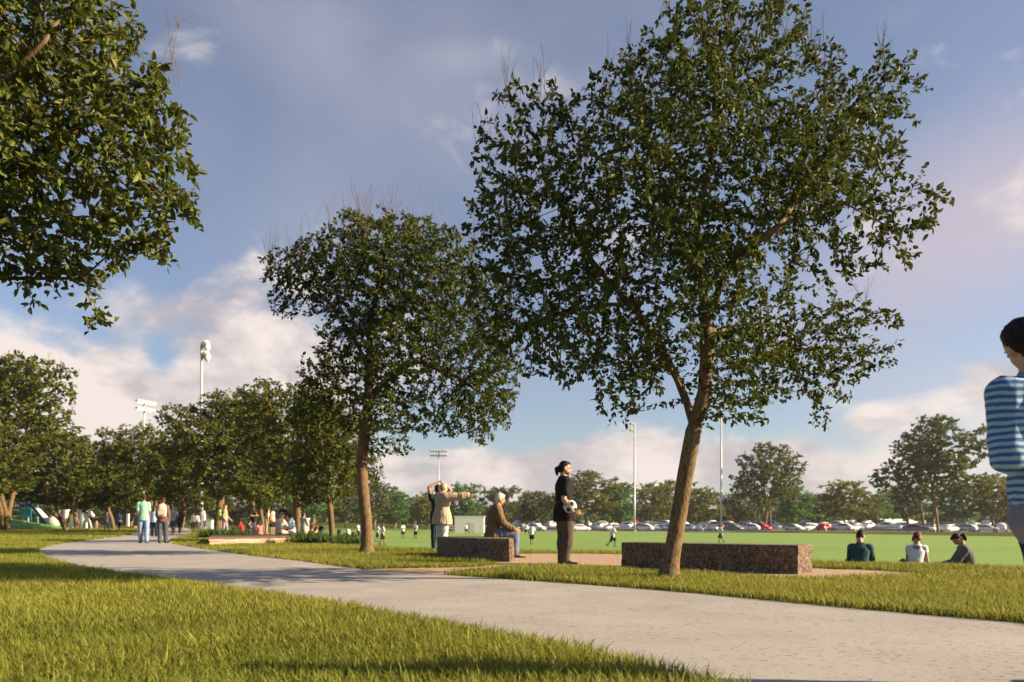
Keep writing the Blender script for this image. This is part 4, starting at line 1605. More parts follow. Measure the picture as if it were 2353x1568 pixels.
SK_L = skin('skin_light', (0.52, 0.30, 0.20))
SK_T = skin('skin_tan', (0.40, 0.22, 0.14))
SK_B = skin('skin_brown', (0.20, 0.10, 0.06))
SK_D = skin('skin_dark', (0.10, 0.05, 0.032))
HAIR = {'black': cloth('hair_black', (0.014, 0.011, 0.010), 0.5, 0.6, 60), 'brown': cloth('hair_brown', (0.045, 0.024, 0.014), 0.5, 0.6, 60), 'red': cloth('hair_auburn', (0.13, 0.035, 0.015), 0.5, 0.6, 60),
        'white': cloth('hair_white', (0.66, 0.62, 0.55), 0.6, 0.5, 60), 'grey': cloth('hair_grey', (0.35, 0.32, 0.29), 0.6, 0.5, 60)}
M['eye'] = mat('eye_dark', (0.02, 0.015, 0.012), 0.2, spec=0.6)
M['lip'] = mat('lips', (0.36, 0.14, 0.11), 0.5)
M['sole'] = mat('shoe_sole', (0.55, 0.53, 0.50), 0.8)


class Loft:
    """closed shapes that are fused into one skin afterwards"""
    def __init__(s):
        s.mb = MB()

    def rings(s, rs_, n=14, lat=None, flat=False):
        """rs_: (centre, half width, half depth); lat: sideways vector or one per ring"""
        cs = [Vector(r[0]) for r in rs_]
        vs, fs = [], []
        k = len(cs)

        def ring(c, t, a, wa, wb):
            a = (a - t * a.dot(t)).normalized()
            b = t.cross(a)
            return [c + a * math.cos(q) * wa + b * math.sin(q) * wb for q in (2 * math.pi * i / n for i in range(n))]
        for i in range(k):
            t = (cs[min(i + 1, k - 1)] - cs[max(i - 1, 0)]).normalized()
            a = lat[i] if isinstance(lat, list) else lat
            if a is None:
                a = Vector((0, 1, 0)) if abs(t.y) < .85 else Vector((1, 0, 0))
            vs.append(ring(cs[i], t, a, rs_[i][1], rs_[i][2]))
        # rounded ends
        t0 = (cs[1] - cs[0]).normalized()
        t1 = (cs[-1] - cs[-2]).normalized()
        a0 = lat[0] if isinstance(lat, list) else lat
        a0 = a0 if a0 is not None else (Vector((0, 1, 0)) if abs(t0.y) < .85 else Vector((1, 0, 0)))
        a1 = lat[-1] if isinstance(lat, list) else lat
        a1 = a1 if a1 is not None else (Vector((0, 1, 0)) if abs(t1.y) < .85 else Vector((1, 0, 0)))
        r0, r1 = min(rs_[0][1:]), min(rs_[-1][1:])
        k0, k1 = (.08, .97) if flat else (.6, .7)
        vs.insert(0, ring(cs[0] - t0 * r0 * k0, t0, a0, rs_[0][1] * k1, rs_[0][2] * k1))
        vs.append(ring(cs[-1] + t1 * r1 * .6, t1, a1, rs_[-1][1] * .7, rs_[-1][2] * .7))
        m = len(vs)
        flat = [p for r in vs for p in r]
        for i in range(m - 1):
            for j in range(n):
                j2 = (j + 1) % n
                fs.append((i * n + j, i * n + j2, (i + 1) * n + j2, (i + 1) * n + j))
        fs.append(tuple(range(n))[::-1])
        fs.append(tuple((m - 1) * n + j for j in range(n)))
        s.mb.add(flat, fs)

    def limb(s, pts, rad, n=12):
        rr_ = [(p, r if not isinstance(r, tuple) else r[0], r if not isinstance(r, tuple) else r[1]) for p, r in zip(pts, rad)]
        cut = [0]
        for i in range(1, len(pts) - 1):
            if (pts[i] - pts[i - 1]).angle(pts[i + 1] - pts[i], 0) > 0.6:
                cut.append(i)
        cut.append(len(pts) - 1)
        for a, b in zip(cut[:-1], cut[1:]):
            s.rings(rr_[a:b + 1], n)
        for i in cut[1:-1]:
            s.mb.ball(pts[i], max(rr_[i][1:]) * 1.03, 12, 8)

    def ball(s, c, r, fr=None):
        """fr: frame (forward, left, up)"""
        Mx = Matrix((fr[0], fr[1], fr[2])).transposed() if fr else None
        s.mb.ball(c, r, 16, 10, Mx)

    def fuse(s, vox, smooth=4):
        o = s.mb.build('tmp', M['eye'])
        md = o.modifiers.new('r', 'REMESH')
        md.mode = 'VOXEL'
        md.voxel_size = vox
        if smooth:
            sm = o.modifiers.new('s', 'SMOOTH')
            sm.factor = 0.5
            sm.iterations = smooth
        dg = bpy.context.evaluated_depsgraph_get()
        ev = o.evaluated_get(dg)
        me = ev.to_mesh()
        nv, nf = len(me.vertices), len(me.polygons)
        co = np.empty(nv * 3, np.float32)
        me.vertices.foreach_get('co', co)
        nl = len(me.loops)
        li = np.empty(nl, np.int32)
        me.loops.foreach_get('vertex_index', li)
        nrm = np.empty(nv * 3, np.float32)
        me.vertices.foreach_get('normal', nrm)
        quad = nl == nf * 4
        fs = li.reshape(-1, 4) if quad else [tuple(p.vertices) for p in me.polygons]
        ev.to_mesh_clear()
        bpy.data.objects.remove(o)
        return co.reshape(-1, 3), fs, nrm.reshape(-1, 3)


def folds(co, nrm, amp, seed, wl=0.11):
    rs = np.random.default_rng(seed)
    d = np.zeros(len(co))
    for i in range(7):
        k = rs.normal(size=3)
        k[2] *= 0.6
        k *= 2 * math.pi / (wl * rs.uniform(.6, 1.8)) / np.linalg.norm(k)
        w = np.sin(co @ k + rs.uniform(0, 6))
        d += np.abs(w) ** 0.7 * np.sign(w) if i % 2 else (1 - 2 * np.abs(w))
    return co + nrm * (d * amp / 4)[:, None]


DN = (0, 0, -1)


def person(label, loc, heading, H=1.7, sk=SK_L, hair='brown', style='short', spine=((0, 0, 1), (0, 0, 1)), head=((0, 0, 1), 0, 0), twist=0,
           armL=((0, .12, -1), (.12, .05, -1)), armR=((0, .12, -1), (.12, .05, -1)), legL=((0, .05, -1), (0, .02, -1)), legR=((0, .05, -1), (0, .02, -1)),
           top=None, sleeve=.55, top_len=.05, loose=.011, legs=None, leg_len=1.0, leg_loose=.012, shoes=None, female=False, seat=None, vox=.017, det=0,
           group=None, beard=None, curl=.35, footdir=None, build=1.0, hair_mat=None, footpitch=(0, 0), palms=None):
    V = Vector
    nz = lambda v: V(v).normalized()
    d1, d2 = nz(spine[0]), nz(spine[1])
    p0 = V((0, 0, 0))
    p1 = p0 + d1 * .135 * H
    p2 = p1 + d2 * .13 * H
    p3 = p2 + d2 * .034 * H
    latp = V((0, 1, 0))
    latc = Matrix.Rotation(R(twist), 3, 'Z') @ latp
    fc = latc.cross(d2)            # chest forward
    sw = (.083 if female else .096) * H * build
    J = {}
    for s, nm in ((1, 'L'), (-1, 'R')):
        leg = legL if s > 0 else legR
        sd = lambda v: nz((v[0], v[1] * s, v[2]))
        hip = p0 + latp * s * .05 * H + V((0, 0, -.008 * H))
        knee = hip + sd(leg[0]) * .245 * H
        ank = knee + sd(leg[1]) * .238 * H
        arm = armL if s > 0 else armR
        sh = p2 - d2 * .006 * H + latc * s * sw
        Rt = Matrix.Rotation(R(twist), 3, 'Z')
        el = sh + (Rt @ sd(arm[0])) * .172 * H
        wr = el + (Rt @ sd(arm[1])) * .148 * H
        hd = (Rt @ sd(arm[2])) if len(arm) > 2 else (wr - el).normalized()
        fd = nz((footdir[0], footdir[1] * s, footdir[2])) if footdir else nz((1, .18 * s, 0))
        pt = footpitch[0 if s > 0 else 1]
        if pt:
            fd = nz((fd.x * math.cos(R(pt)), fd.y, -math.sin(R(pt))))
        J[nm] = dict(hip=hip, knee=knee, ank=ank, sh=sh, el=el, wr=wr, hd=hd, fd=fd, s=s)
    # put the lowest sole on the ground, or the seat on the seat height
    if seat is None:
        zmin = min(min(J[k]['ank'].z, (J[k]['ank'] + J[k]['fd'] * .10 * H).z) for k in 'LR') - .040 * H
        dz = V((0, 0, -zmin))
    else:
        dz = V((0, 0, seat + .062 * H))
    for k in 'LR':
        for q in ('hip', 'knee', 'ank', 'sh', 'el', 'wr'):
            J[k][q] = J[k][q] + dz
    p0, p1, p2, p3 = p0 + dz, p1 + dz, p2 + dz, p3 + dz
    hdir = nz(head[0])
    c = p3 + hdir * .098 * H
    yaw, pitch = R(head[1]), R(head[2])
    up = hdir
    f0 = (Matrix.Rotation(yaw, 3, 'Z') @ V((1, 0, 0)))
    f0 = (f0 - up * f0.dot(up)).normalized()
    l0 = up.cross(f0)
    Rp = Matrix.Rotation(pitch, 3, l0)
    f, l, u = Rp @ f0, l0, Rp @ up
    fr = (f, l, u)
    w = .93 if female else 1.0
    b = build

    def torso(lf, inf, lo, hi, flare=0.0, shirt=False):
        """rings of the trunk between heights lo..hi (fractions along the spine), inflated"""
        tab = [(-.062, .058, .056, latp), (-.03, .090, .068, latp), (.02, .094, .070, latp), (.07, .086 * w, .064, latp), (.125, .078 * w, .060, latp), (.175, .086 * w, .064, latc), (.218, .096 * w, .066, latc),
               (.243, .093 * w, .062, latc), (.264, .078 * w, .053, latc), (.282, .057, .046, latc), (.300, .038, .041, latc)]
        out, la = [], []
        for t, a, dd, lt in tab:
            if shirt and t < 0:
                continue
            if t < lo - .001 or t > hi + .001:
                continue
            cc = p0 + d1 * t * H if t <= .135 else p1 + d2 * (t - .135) * H
            fl_ = flare * max(0, (.10 - t) / .15)
            out.append((cc, (a * b + inf + fl_) * H, (dd * b + inf + fl_) * H))
            la.append(lt)
        if shirt:
            wd, dp = (.096 * b + inf + flare * .75) * H, (.073 * b + inf + flare * .75) * H
            out.insert(0, (p0 + d1 * lo * H, wd, dp))
            la.insert(0, latp)
        lf.rings(out, 18, la, shirt)

    # ---- body
    B = Loft()
    torso(B, 0, -.07, .31)
    B.rings([(p3 - d2 * .01 * H, .036 * H, .038 * H), (c - u * .045 * H - f * .008 * H, .031 * H, .034 * H), (c - u * .02 * H - f * .008 * H, .030 * H, .034 * H)], 12, l)
    B.ball(c - f * .006 * H + u * .010 * H, (.054 * H, .043 * H, .054 * H), fr)
    B.ball(c + f * .013 * H - u * .024 * H, (.036 * H, .034 * H, .040 * H), fr)
    B.ball(c + f * .036 * H - u * .052 * H, (.013 * H, .016 * H, .011 * H), fr)
    B.ball(c + f * .050 * H - u * .016 * H, (.012 * H, .0075 * H, .015 * H), fr)
    B.ball(c + f * .040 * H + u * .006 * H, (.009 * H, .029 * H, .006 * H), fr)
    for s in (1, -1):
        B.ball(c - f * .004 * H + l * s * .043 * H - u * .010 * H, (.013 * H, .007 * H, .019 * H), fr)
    for k in 'LR':
        j = J[k]
        s = j['s']
        mid = j['hip'].lerp(j['knee'], .35)
        calf = j['knee'].lerp(j['ank'], .3)
        B.limb([j['hip'] + V((0, 0, .01 * H)), mid, j['knee'], calf, j['knee'].lerp(j['ank'], .7), j['ank']], [.052 * b * H, .050 * b * H, .033 * H, .036 * b * H, .026 * H, .022 * H])
        B.limb([j['ank'] - j['fd'] * .022 * H - V((0, 0, .016 * H)), j['ank'] + j['fd'] * .03 * H - V((0, 0, .016 * H)), j['ank'] + j['fd'] * .10 * H - V((0, 0, .026 * H))], [(.022 * H, .022 * H), (.024 * H, .022 * H), (.024 * H, .012 * H)])
        B.limb([j['sh'] - latc * s * .02 * H, j['sh'], j['sh'].lerp(j['el'], .4), j['el'], j['el'].lerp(j['wr'], .3), j['wr']], [.036 * b * H, .035 * b * H, .031 * b * H, .024 * H, .025 * b * H, .0165 * H])
        # palm
        hd = j['hd']
        pn = V(palms[k]) if palms and k in palms else V((.15, -s, 0))
        pn = (pn - hd * pn.dot(hd))
        pn = pn.normalized() if pn.length > 1e-3 else hd.orthogonal().normalized()
        sidev = hd.cross(pn) * 1.0          # across the palm
        j['pn'], j['side'] = pn, sidev
        B.rings([(j['wr'], .016 * H, .013 * H), (j['wr'] + hd * .022 * H, .021 * H, .011 * H), (j['wr'] + hd * .048 * H, .023 * H, .0095 * H)], 10, sidev)
    co, fs, nrm = B.fuse(vox, 4)
    extra = MB()
    for k in 'LR':
        j = J[k]
        hd, pn, sv = j['hd'], j['pn'], j['side']
        # the thumb side is forward / up
        tsgn = 1 if sv.dot(V((1, 0, .5))) > 0 else -1
        pointing = palms and palms.get('point') == k
        for i, (o_, ln) in enumerate(((.017, .040), (.006, .045), (-.005, .042), (-.0155, .033))):
            cu = curl * (1 + .15 * i)
            if pointing:
                cu = .03 if i == 0 else 1.35
            a = j['wr'] + hd * .050 * H + sv * tsgn * o_ * H
            dA = (hd * math.cos(cu) + pn * math.sin(cu)).normalized()
            dB = (hd * math.cos(cu * 2.1) + pn * math.sin(cu * 2.1)).normalized()
            m1 = a + dA * ln * .52 * H
            extra.tube([a - hd * .008 * H, a, m1, m1 + dB * ln * .50 * H], [.0056 * H, .0054 * H, .0050 * H, .0038 * H], 6)
        a = j['wr'] + hd * .016 * H + sv * tsgn * .019 * H
        dT = (hd * .75 + sv * tsgn * .6 + pn * .3).normalized()
        m1 = a + dT * .022 * H
        extra.tube([a - dT * .008 * H, a, m1, m1 + (dT + pn * .4).normalized() * .02 * H], [.0068 * H, .0066 * H, .0058 * H, .0045 * H], 6)
    n0 = len(co)
    co = np.concatenate([co, np.array(extra.v, np.float32)])
    fl_ = fs.tolist() if isinstance(fs, np.ndarray) else list(fs)
    fl_ += [tuple(i + n0 for i in q) for q in extra.f]
    root = mesh_obj('person', co, fl_, sk, None, True)
    root.location = loc
    root.rotation_euler = (0, 0, heading)
    tag(root, label, 'person', group)

    def part(nm, lf, m, sm=3, amp=0.0, vx=None, seed=1):
        cv, ff, nn = lf.fuse(vx or vox, sm)
        if amp:
            cv = folds(cv, nn, amp, seed)
        return mesh_obj(nm, cv, ff, m, root, True)

    # ---- clothes
    if legs is not None:
        T = Loft()
        torso(T, leg_loose * .8, -.07, .07)
        for k in 'LR':
            j = J[k]
            i_ = leg_loose
            pts = [j['hip'] + V((0, 0, .01 * H)), j['hip'].lerp(j['knee'], .35), j['knee']]
            rr_ = [(.052 * b + i_) * H, (.050 * b + i_) * H, (.035 + i_) * H]
            if leg_len >= .99:
                pts += [j['knee'].lerp(j['ank'], .3), j['knee'].lerp(j['ank'], .7), j['knee'].lerp(j['ank'], .97)]
                rr_ += [(.036 * b + i_) * H, (.029 + i_) * H, (.025 + i_ * 1.1) * H]
            elif leg_len > .5:
                q = (leg_len - .5) * 2
                pts += [j['knee'].lerp(j['ank'], q)]
                rr_ += [(.036 * b + i_) * H]
            else:
                pts = [pts[0], j['hip'].lerp(j['knee'], leg_len), j['hip'].lerp(j['knee'], leg_len * 2)]
                rr_ = [rr_[0], (.050 * b + i_ * 1.4) * H, (.044 * b + i_ * 2.0) * H]
            T.limb(pts, rr_, 14)
        part('trousers' if leg_len >= .99 else 'shorts' if leg_len < .8 else 'leggings', T, legs, 3, .0045 * det, seed=3)
    if top is not None:
        T = Loft()
        torso(T, loose, -min(top_len, .07) - .012, .285, flare=loose * .5, shirt=True)
        if top_len > .07:
            q0 = p0 - d1 * top_len * H
            T.rings([(q0, (.096 * b + loose * 1.9) * H, (.076 * b + loose * 1.9) * H), (p0 + d1 * .0, (.097 * b + loose * 1.5) * H, (.074 * b + loose * 1.5) * H), (p0 + d1 * .05 * H, (.092 * b + loose * 1.2) * H, (.068 * b + loose * 1.2) * H)], 18, latp, True)
        for k in 'LR':
            j = J[k]
            s = j['s']
            i_ = loose * .9
            pts = [j['sh'] - latc * s * .025 * H, j['sh'] + latc * s * .002 * H, j['sh'].lerp(j['el'], .4)]
            rr_ = [(.037 * b + i_) * H, (.036 * b + i_) * H, (.033 * b + i_) * H]
            if sleeve > .99:
                pts += [j['el'], j['el'].lerp(j['wr'], .35), j['el'].lerp(j['wr'], .93)]
                rr_ += [(.029 + i_) * H, (.027 * b + i_) * H, (.020 + i_) * H]
            elif sleeve > .05:
                pts = pts[:2] + [j['sh'].lerp(j['el'], sleeve * .6), j['sh'].lerp(j['el'], sleeve * 1.1)]
                rr_ = rr_[:2] + [(.034 * b + i_ * .9) * H, (.032 * b + i_ * 1.1) * H]
            else:
                continue
            T.limb(pts, rr_, 14)
        part('top', T, top, 3, .0045 * det, seed=5)
    if shoes is not None:
        for k in 'LR':
            j = J[k]
            T = Loft()
            z = V((0, 0, 1))
            T.limb([j['ank'] - j['fd'] * .030 * H - z * .022 * H, j['ank'] + j['fd'] * .02 * H - z * .015 * H, j['ank'] + j['fd'] * .07 * H - z * .024 * H, j['ank'] + j['fd'] * .115 * H - z * .029 * H],
                   [(.024 * H, .020 * H), (.027 * H, .026 * H), (.028 * H, .017 * H), (.025 * H, .012 * H)])
            part('shoe', T, shoes, 2, vx=min(vox, .012))
    # ---- hair
    hm = hair_mat or HAIR.get(hair)
    if hm is not None and style != 'bald':
        T = Loft()
        if style == 'fringe':
            T.rings([(c + u * .002 * H - f * .018 * H, .046 * H, .044 * H), (c + u * .03 * H - f * .012 * H, .0475 * H, .052 * H), (c + u * .056 * H - f * .006 * H, .034 * H, .040 * H)], 14, l)
        else:
            T.ball(c - f * .013 * H + u * .018 * H, (.0535 * H, .0465 * H, .0515 * H), fr)
            T.ball(c + f * .004 * H + u * .044 * H, (.042 * H, .037 * H, .022 * H), fr)
            T.ball(c - f * .030 * H - u * .012 * H, (.032 * H, .037 * H, .036 * H), fr)
            T.ball(c - f * .026 * H - u * .032 * H, (.027 * H, .033 * H, .028 * H), fr)
            for s in (1, -1):
                T.ball(c - f * .018 * H + l * s * .034 * H + u * .004 * H, (.026 * H, .013 * H, .030 * H), fr)
        if style in ('pony', 'lowpony'):
            q = c - f * .060 * H + u * (.004 if style == 'pony' else -.010) * H
            e1 = q - f * (.020 if style == 'pony' else .045) * H - V((0, 0, .030 * H))
            e2 = q - f * (.022 if style == 'pony' else .080) * H - V((0, 0, (.085 if style == 'pony' else .12) * H))
            T.limb([q + f * .02 * H, q, e1, e2], [.014 * H, .013 * H, (.026 if style == 'pony' else .023) * H, .013 * H])
        if style == 'long':
            T.rings([(c - f * .02 * H + u * .01 * H, .048 * H, .045 * H), (c - f * .034 * H - u * .05 * H, .046 * H, .030 * H), (c - f * .04 * H - u * .12 * H, .042 * H, .022 * H), (c - f * .036 * H - u * .16 * H, .028 * H, .014 * H)], 12, l)
        if style == 'bun':
            T.ball(c - f * .055 * H + u * .045 * H, .022 * H, fr)
        if style == 'bob':
            for s in (1, -1):
                T.ball(c - f * .012 * H + l * s * .034 * H - u * .026 * H, (.030 * H, .016 * H, .045 * H), fr)
        cv, ff, nn = T.fuse(min(vox, .010), 2)
        if det:
            cv = folds(cv, nn, .0035, 9, .03)
        mesh_obj('hair', cv, ff, hm, root, True)
    if beard:
        T = Loft()
        T.ball(c + f * .022 * H - u * .050 * H, (.029 * H, .031 * H, .017 * H), fr)
        T.ball(c + f * .046 * H - u * .034 * H, (.009 * H, .017 * H, .006 * H), fr)
        cv, ff, nn = T.fuse(.006, 2)
        mesh_obj('beard', cv, ff, HAIR[beard], root, True)
    if det:
        for s in (1, -1):
            mb = MB()
            mb.ball(c + f * .0445 * H + l * s * .017 * H - u * .003 * H, .0052 * H, 8, 6)
            mb.build('eye', M['eye'], root, True)
            MB().tube([c + f * .0475 * H + l * s * .008 * H + u * .010 * H, c + f * .046 * H + l * s * .018 * H + u * .012 * H, c + f * .040 * H + l * s * .027 * H + u * .009 * H], .0020 * H, 6).build('eyebrow', hm or M['eye'], root)
        MB().tube([c + f * .0455 * H + l * .011 * H - u * .0385 * H, c + f * .0490 * H - u * .038 * H, c + f * .0455 * H - l * .011 * H - u * .0385 * H], .0030 * H, 6).build('mouth', M['lip'], root)
    root['_j'] = ''
    del root['_j']
    W = Matrix.Translation(Vector(loc)) @ Matrix.Rotation(heading, 4, 'Z')
    info = {k: {q: W @ J[k][q] for q in ('wr', 'el', 'sh', 'knee', 'ank', 'hip')} for k in 'LR'}
    for k in 'LR':
        info[k]['hd'] = W.to_3x3() @ J[k]['hd']
        info[k]['pn'] = W.to_3x3() @ J[k]['pn']
    info['chest'], info['waist'], info['pelvis'], info['head'] = W @ p2, W @ p1, W @ p0, W @ c
    info['W'] = W
    return root, info


def copy_person(src, loc, heading, label, scale=1.0, mats=None):
    r = src.copy()
    COL.objects.link(r)
    r.location = loc
    r.rotation_euler = (0, 0, heading)
    r.scale = (scale, scale, scale)
    r['label'] = label
    for ch in list(src.children):
        k = ch.copy()
        COL.objects.link(k)
        k.parent = r
        nm = k.name.split('.')[0]
        if mats and nm in mats:
            k.material_slots[0].link = 'OBJECT'
            k.material_slots[0].material = mats[nm]
    if mats and 'body' in mats:
        r.material_slots[0].link = 'OBJECT'
        r.material_slots[0].material = mats['body']
    return r

C_ = cloth
BLACK = C_('black_cotton', (0.016, 0.015, 0.016))
DKBROWN = C_('dark_brown_cotton', (0.080, 0.062, 0.048))
BEIGE = C_('beige_jacket', (0.42, 0.335, 0.255))
WHITE = C_('white_cotton', (0.58, 0.56, 0.54))
OLIVE = C_('brown_jacket', (0.155, 0.105, 0.055))
JEANS = C_('violet_blue_denim', (0.135, 0.165, 0.28), bscale=30)
LJEANS = C_('pale_blue_denim', (0.23, 0.33, 0.50), bscale=30)
MINT = C_('mint_cotton', (0.25, 0.50, 0.38))
GREYJ = C_('grey_denim', (0.075, 0.085, 0.105), bscale=30)
PLAID = C_('dark_plaid', (0.16, 0.085, 0.075))
TEALD = C_('dark_teal_jersey', (0.030, 0.075, 0.085))
GREYT = C_('grey_jersey', (0.105, 0.110, 0.115))
NAVY = C_('navy_cotton', (0.022, 0.026, 0.050))
LEG = C_('dark_green_leggings', (0.018, 0.045, 0.050))
LBLUE = C_('light_blue_cotton', (0.33, 0.47, 0.62))
LILAC = C_('lilac_cotton', (0.36, 0.38, 0.62))
SAND = C_('sand_chino', (0.38, 0.29, 0.20))
STEEL = C_('steel_blue_cotton', (0.10, 0.20, 0.32))
GREYP = C_('pale_grey_cotton', (0.36, 0.35, 0.36))
RED = C_('red_cotton', (0.36, 0.03, 0.03))
PINK = C_('pink_cotton', (0.60, 0.18, 0.19))
BLUE = C_('bright_blue_cotton', (0.02, 0.12, 0.50))
YEL = C_('ochre_cotton', (0.48, 0.28, 0.05))
CREAM = C_('cream_cotton', (0.55, 0.47, 0.37))
BROWNL = C_('brown_leather', (0.12, 0.06, 0.03), 0.6)


def stripe_mat():
    m = bpy.data.materials.new('blue_striped_knit')
    m.use_nodes = True
    g = NT(m.node_tree)
    b = m.node_tree.nodes['Principled BSDF']
    b.inputs['Roughness'].default_value = 0.95
    b.inputs['Specular IOR Level'].default_value = 0.1
    tc = g.n('ShaderNodeTexCoord').outputs['Object']
    sep = g.n('ShaderNodeSeparateXYZ')
    g.put(sep.inputs[0], tc)
    z = g.m('ADD', sep.outputs[2], g.m('MULTIPLY', g.m('SUBTRACT', g.noise(tc, 5, 3, .5), .5), .035))
    s = g.m('SINE', g.m('MULTIPLY', z, 2 * math.pi / 0.029))
    up = g.rng(sep.outputs[2], 1.05, 1.30, 0.05, -0.25)
    f = g.rng(g.m('ADD', s, up), -.22, .22, 0, 1, True)
    c = g.mix(f, (0.050, 0.135, 0.30), (0.36, 0.47, 0.54))
    c = g.mix(g.rng(g.noise(tc, 160, 2, .6), .4, .7, 0, .3), c, (0.02, 0.10, 0.28))
    g.put(b.inputs['Base Color'], c)
    bp = g.n('ShaderNodeBump')
    bp.inputs['Strength'].default_value = 0.7
    bp.inputs['Distance'].default_value = 0.012
    g.put(bp.inputs['Height'], g.m('ADD', g.noise(tc, 12, 4, .6), g.m('MULTIPLY', g.noise(tc, 220, 2, .5), .35)))
    g.put(b.inputs['Normal'], bp.outputs[0])
    return m


def at(u, d, z=0.0):
    return Vector(((u - 1176.5) / F * d, d, z))


def near_people():
    # boy at the right edge, seen from behind
    body, inf = person('boy in a blue striped jumper at the right picture edge, seen from behind', at(2418, 3.0), R(97), 1.545, SK_L, 'black', 'short',
                       spine=((0, .16, 1), (.05, .14, 1)), head=((.14, .22, 1), -12, 14), armL=((-.16, .10, -1), (.50, -.30, .85)), armR=((.0, .15, -1), (.55, -.4, .8)),
                       legL=((.03, -.22, -1), (-.03, -.27, -1)), legR=((.03, .22, -1), (-.03, .16, -1)), top=stripe_mat(), sleeve=1, top_len=.055, loose=.015, legs=NAVY, leg_loose=.010, shoes=BROWNL,
                       vox=.0085, det=1.2, curl=.7, build=.95)
    # grey shirt tail under the jumper
    W = inf['W']
    T = Loft()
    T.rings([(inf['pelvis'] - Vector((0, 0, .03)), .160, .122), (inf['pelvis'] - Vector((0, 0, .07)), .168, .130), (inf['pelvis'] - Vector((0, 0, .135)), .170, .132)], 20, W.to_3x3() @ Vector((0, 1, 0)))
    cv, ff, nn = T.fuse(.009, 2)
    Wi = W.inverted()
    cv = folds(cv, nn, .0025, 4)
    cv = np.array([Wi @ Vector(p) for p in cv])
    mesh_obj('shirt_tail', cv, ff, C_('grey_marl', (0.20, 0.20, 0.23)), body, True)
    T = Loft()
    cc = inf['chest'] + Vector((0, 0, .062))
    T.rings([(cc - Vector((0, 0, .012)), .083, .076), (cc + Vector((0, 0, .010)), .072, .068)], 20, W.to_3x3() @ Vector((0, 1, 0)))
    cv, ff, nn = T.fuse(.007, 2)
    cv = np.array([Wi @ Vector(p) for p in cv])
    mesh_obj('collar', cv, ff, C_('blue_rib_knit', (0.03, 0.15, 0.40), bscale=60), body, True)

    # man with a ball
    body, inf = person('man in black with a ponytail holding a football at his hip', at(1297, 12.2), R(4), 1.72, SK_L, 'black', 'pony', spine=((-.03, 0, 1), (.0, 0, 1)), head=((.12, 0, 1), -6, 4),
                       armR=((-.14, .22, -1), (.66, .20, -.95), (.75, -.15, -.45)), armL=((0, .12, -1), (.2, .0, -1)), legR=((.10, .03, -1), (-.12, .02, -1)), legL=((-.03, .03, -1), (-.04, .02, -1)),
                       top=BLACK, sleeve=.62, top_len=.105, loose=.012, legs=DKBROWN, leg_loose=.017, shoes=BLACK, vox=.009, det=1, build=1.18, beard='black', curl=.75, palms={'R': (.3, .6, .7)})
    hc = inf['R']['wr'] + inf['R']['hd'] * .09 * 1.72 * .7
    bc = Vector((inf['pelvis'].x + .075, inf['R']['wr'].y + .06, inf['R']['wr'].z + .085))
    bm_ = bmesh.new()
    bmesh.ops.create_icosphere(bm_, subdivisions=5, radius=.112)
    phi = (1 + 5 ** .5) / 2
    dirs = [Vector(v).normalized() for a in (-1, 1) for b in (-phi, phi) for v in ((0, a, b), (a, b, 0), (b, 0, a))]
    me = bpy.data.meshes.new('football')
    rot = Matrix.Rotation(.5, 3, 'X') @ Matrix.Rotation(.35, 3, 'Z')
    for fce in bm_.faces:
        n = rot @ fce.calc_center_median().normalized()
        fce.material_index = 1 if max(n.dot(q) for q in dirs) > math.cos(R(20)) else 0
        fce.smooth = True
    bm_.to_mesh(me)
    bm_.free()
    me.materials.append(mat('ball_white', (.50, .49, .47), .5))
    me.materials.append(mat('ball_black', (.02, .02, .022), .45))
    ball = bpy.data.objects.new('football', me)
    COL.objects.link(ball)
    ball.location = bc
    tag(ball, 'white football with black patches held by the man in black', 'ball')

    # pointing man and the woman behind him
    person('grey haired man in a beige jacket pointing across the field', at(1016, 17.3), R(30), 1.63, SK_L, 'grey', 'short', spine=((.02, 0, 1), (.06, 0, 1)), head=((.18, 0, 1), -2, -2),
           armR=((.85, .52, .05), (.86, .46, .17), (.86, .46, .12)), armL=((.05, .2, -1), (.2, .1, -1)), top=BEIGE, sleeve=1, top_len=.12, loose=.030, legs=WHITE, leg_loose=.022, shoes=BROWNL, vox=.010, det=1.5,
           build=1.18, palms={'R': (0, 0, -1), 'point': 'R'})
    person('woman in dark leggings with both arms folded over her head beside the pointing man', at(1005, 17.9), R(104), 1.62, SK_T, 'brown', 'bun', female=True, head=((.05, 0, 1), 10, 8),
           armL=((-.05, .30, 1), (.05, -.85, .50)), armR=((.0, .70, .68), (.05, -.75, .66)), legL=((.05, .02, -1), (0, .02, -1)), legR=((-.06, .05, -1), (-.02, .02, -1)),
           top=LEG, sleeve=.3, top_len=.10, loose=.010, legs=LEG, leg_loose=.005, shoes=CREAM, vox=.010, det=1)
    # elderly man on the block
    person('white haired elderly man in a brown jacket and jeans sitting on the curved block', Vector((-.36, 14.6, 0)), R(4), 1.70, SK_L, 'white', 'short', spine=((.06, 0, 1), (.22, 0, 1)), head=((.35, 0, 1), 0, -3), seat=.40,
           armR=((.42, .10, -1), (.92, -.10, -.45)), armL=((.45, .10, -1), (.92, -.12, -.42)), legR=((1, .10, -.06), (.02, .0, -1)), legL=((1, .06, -.05), (-.12, .0, -1)), top=OLIVE, sleeve=1, top_len=.075, loose=.018,
           legs=JEANS, leg_loose=.014, shoes=BROWNL, vox=.010, det=1.5, curl=.6, build=1.06)

    # three people sitting on the bank
    G = 'people sitting on the lawn bank at right'
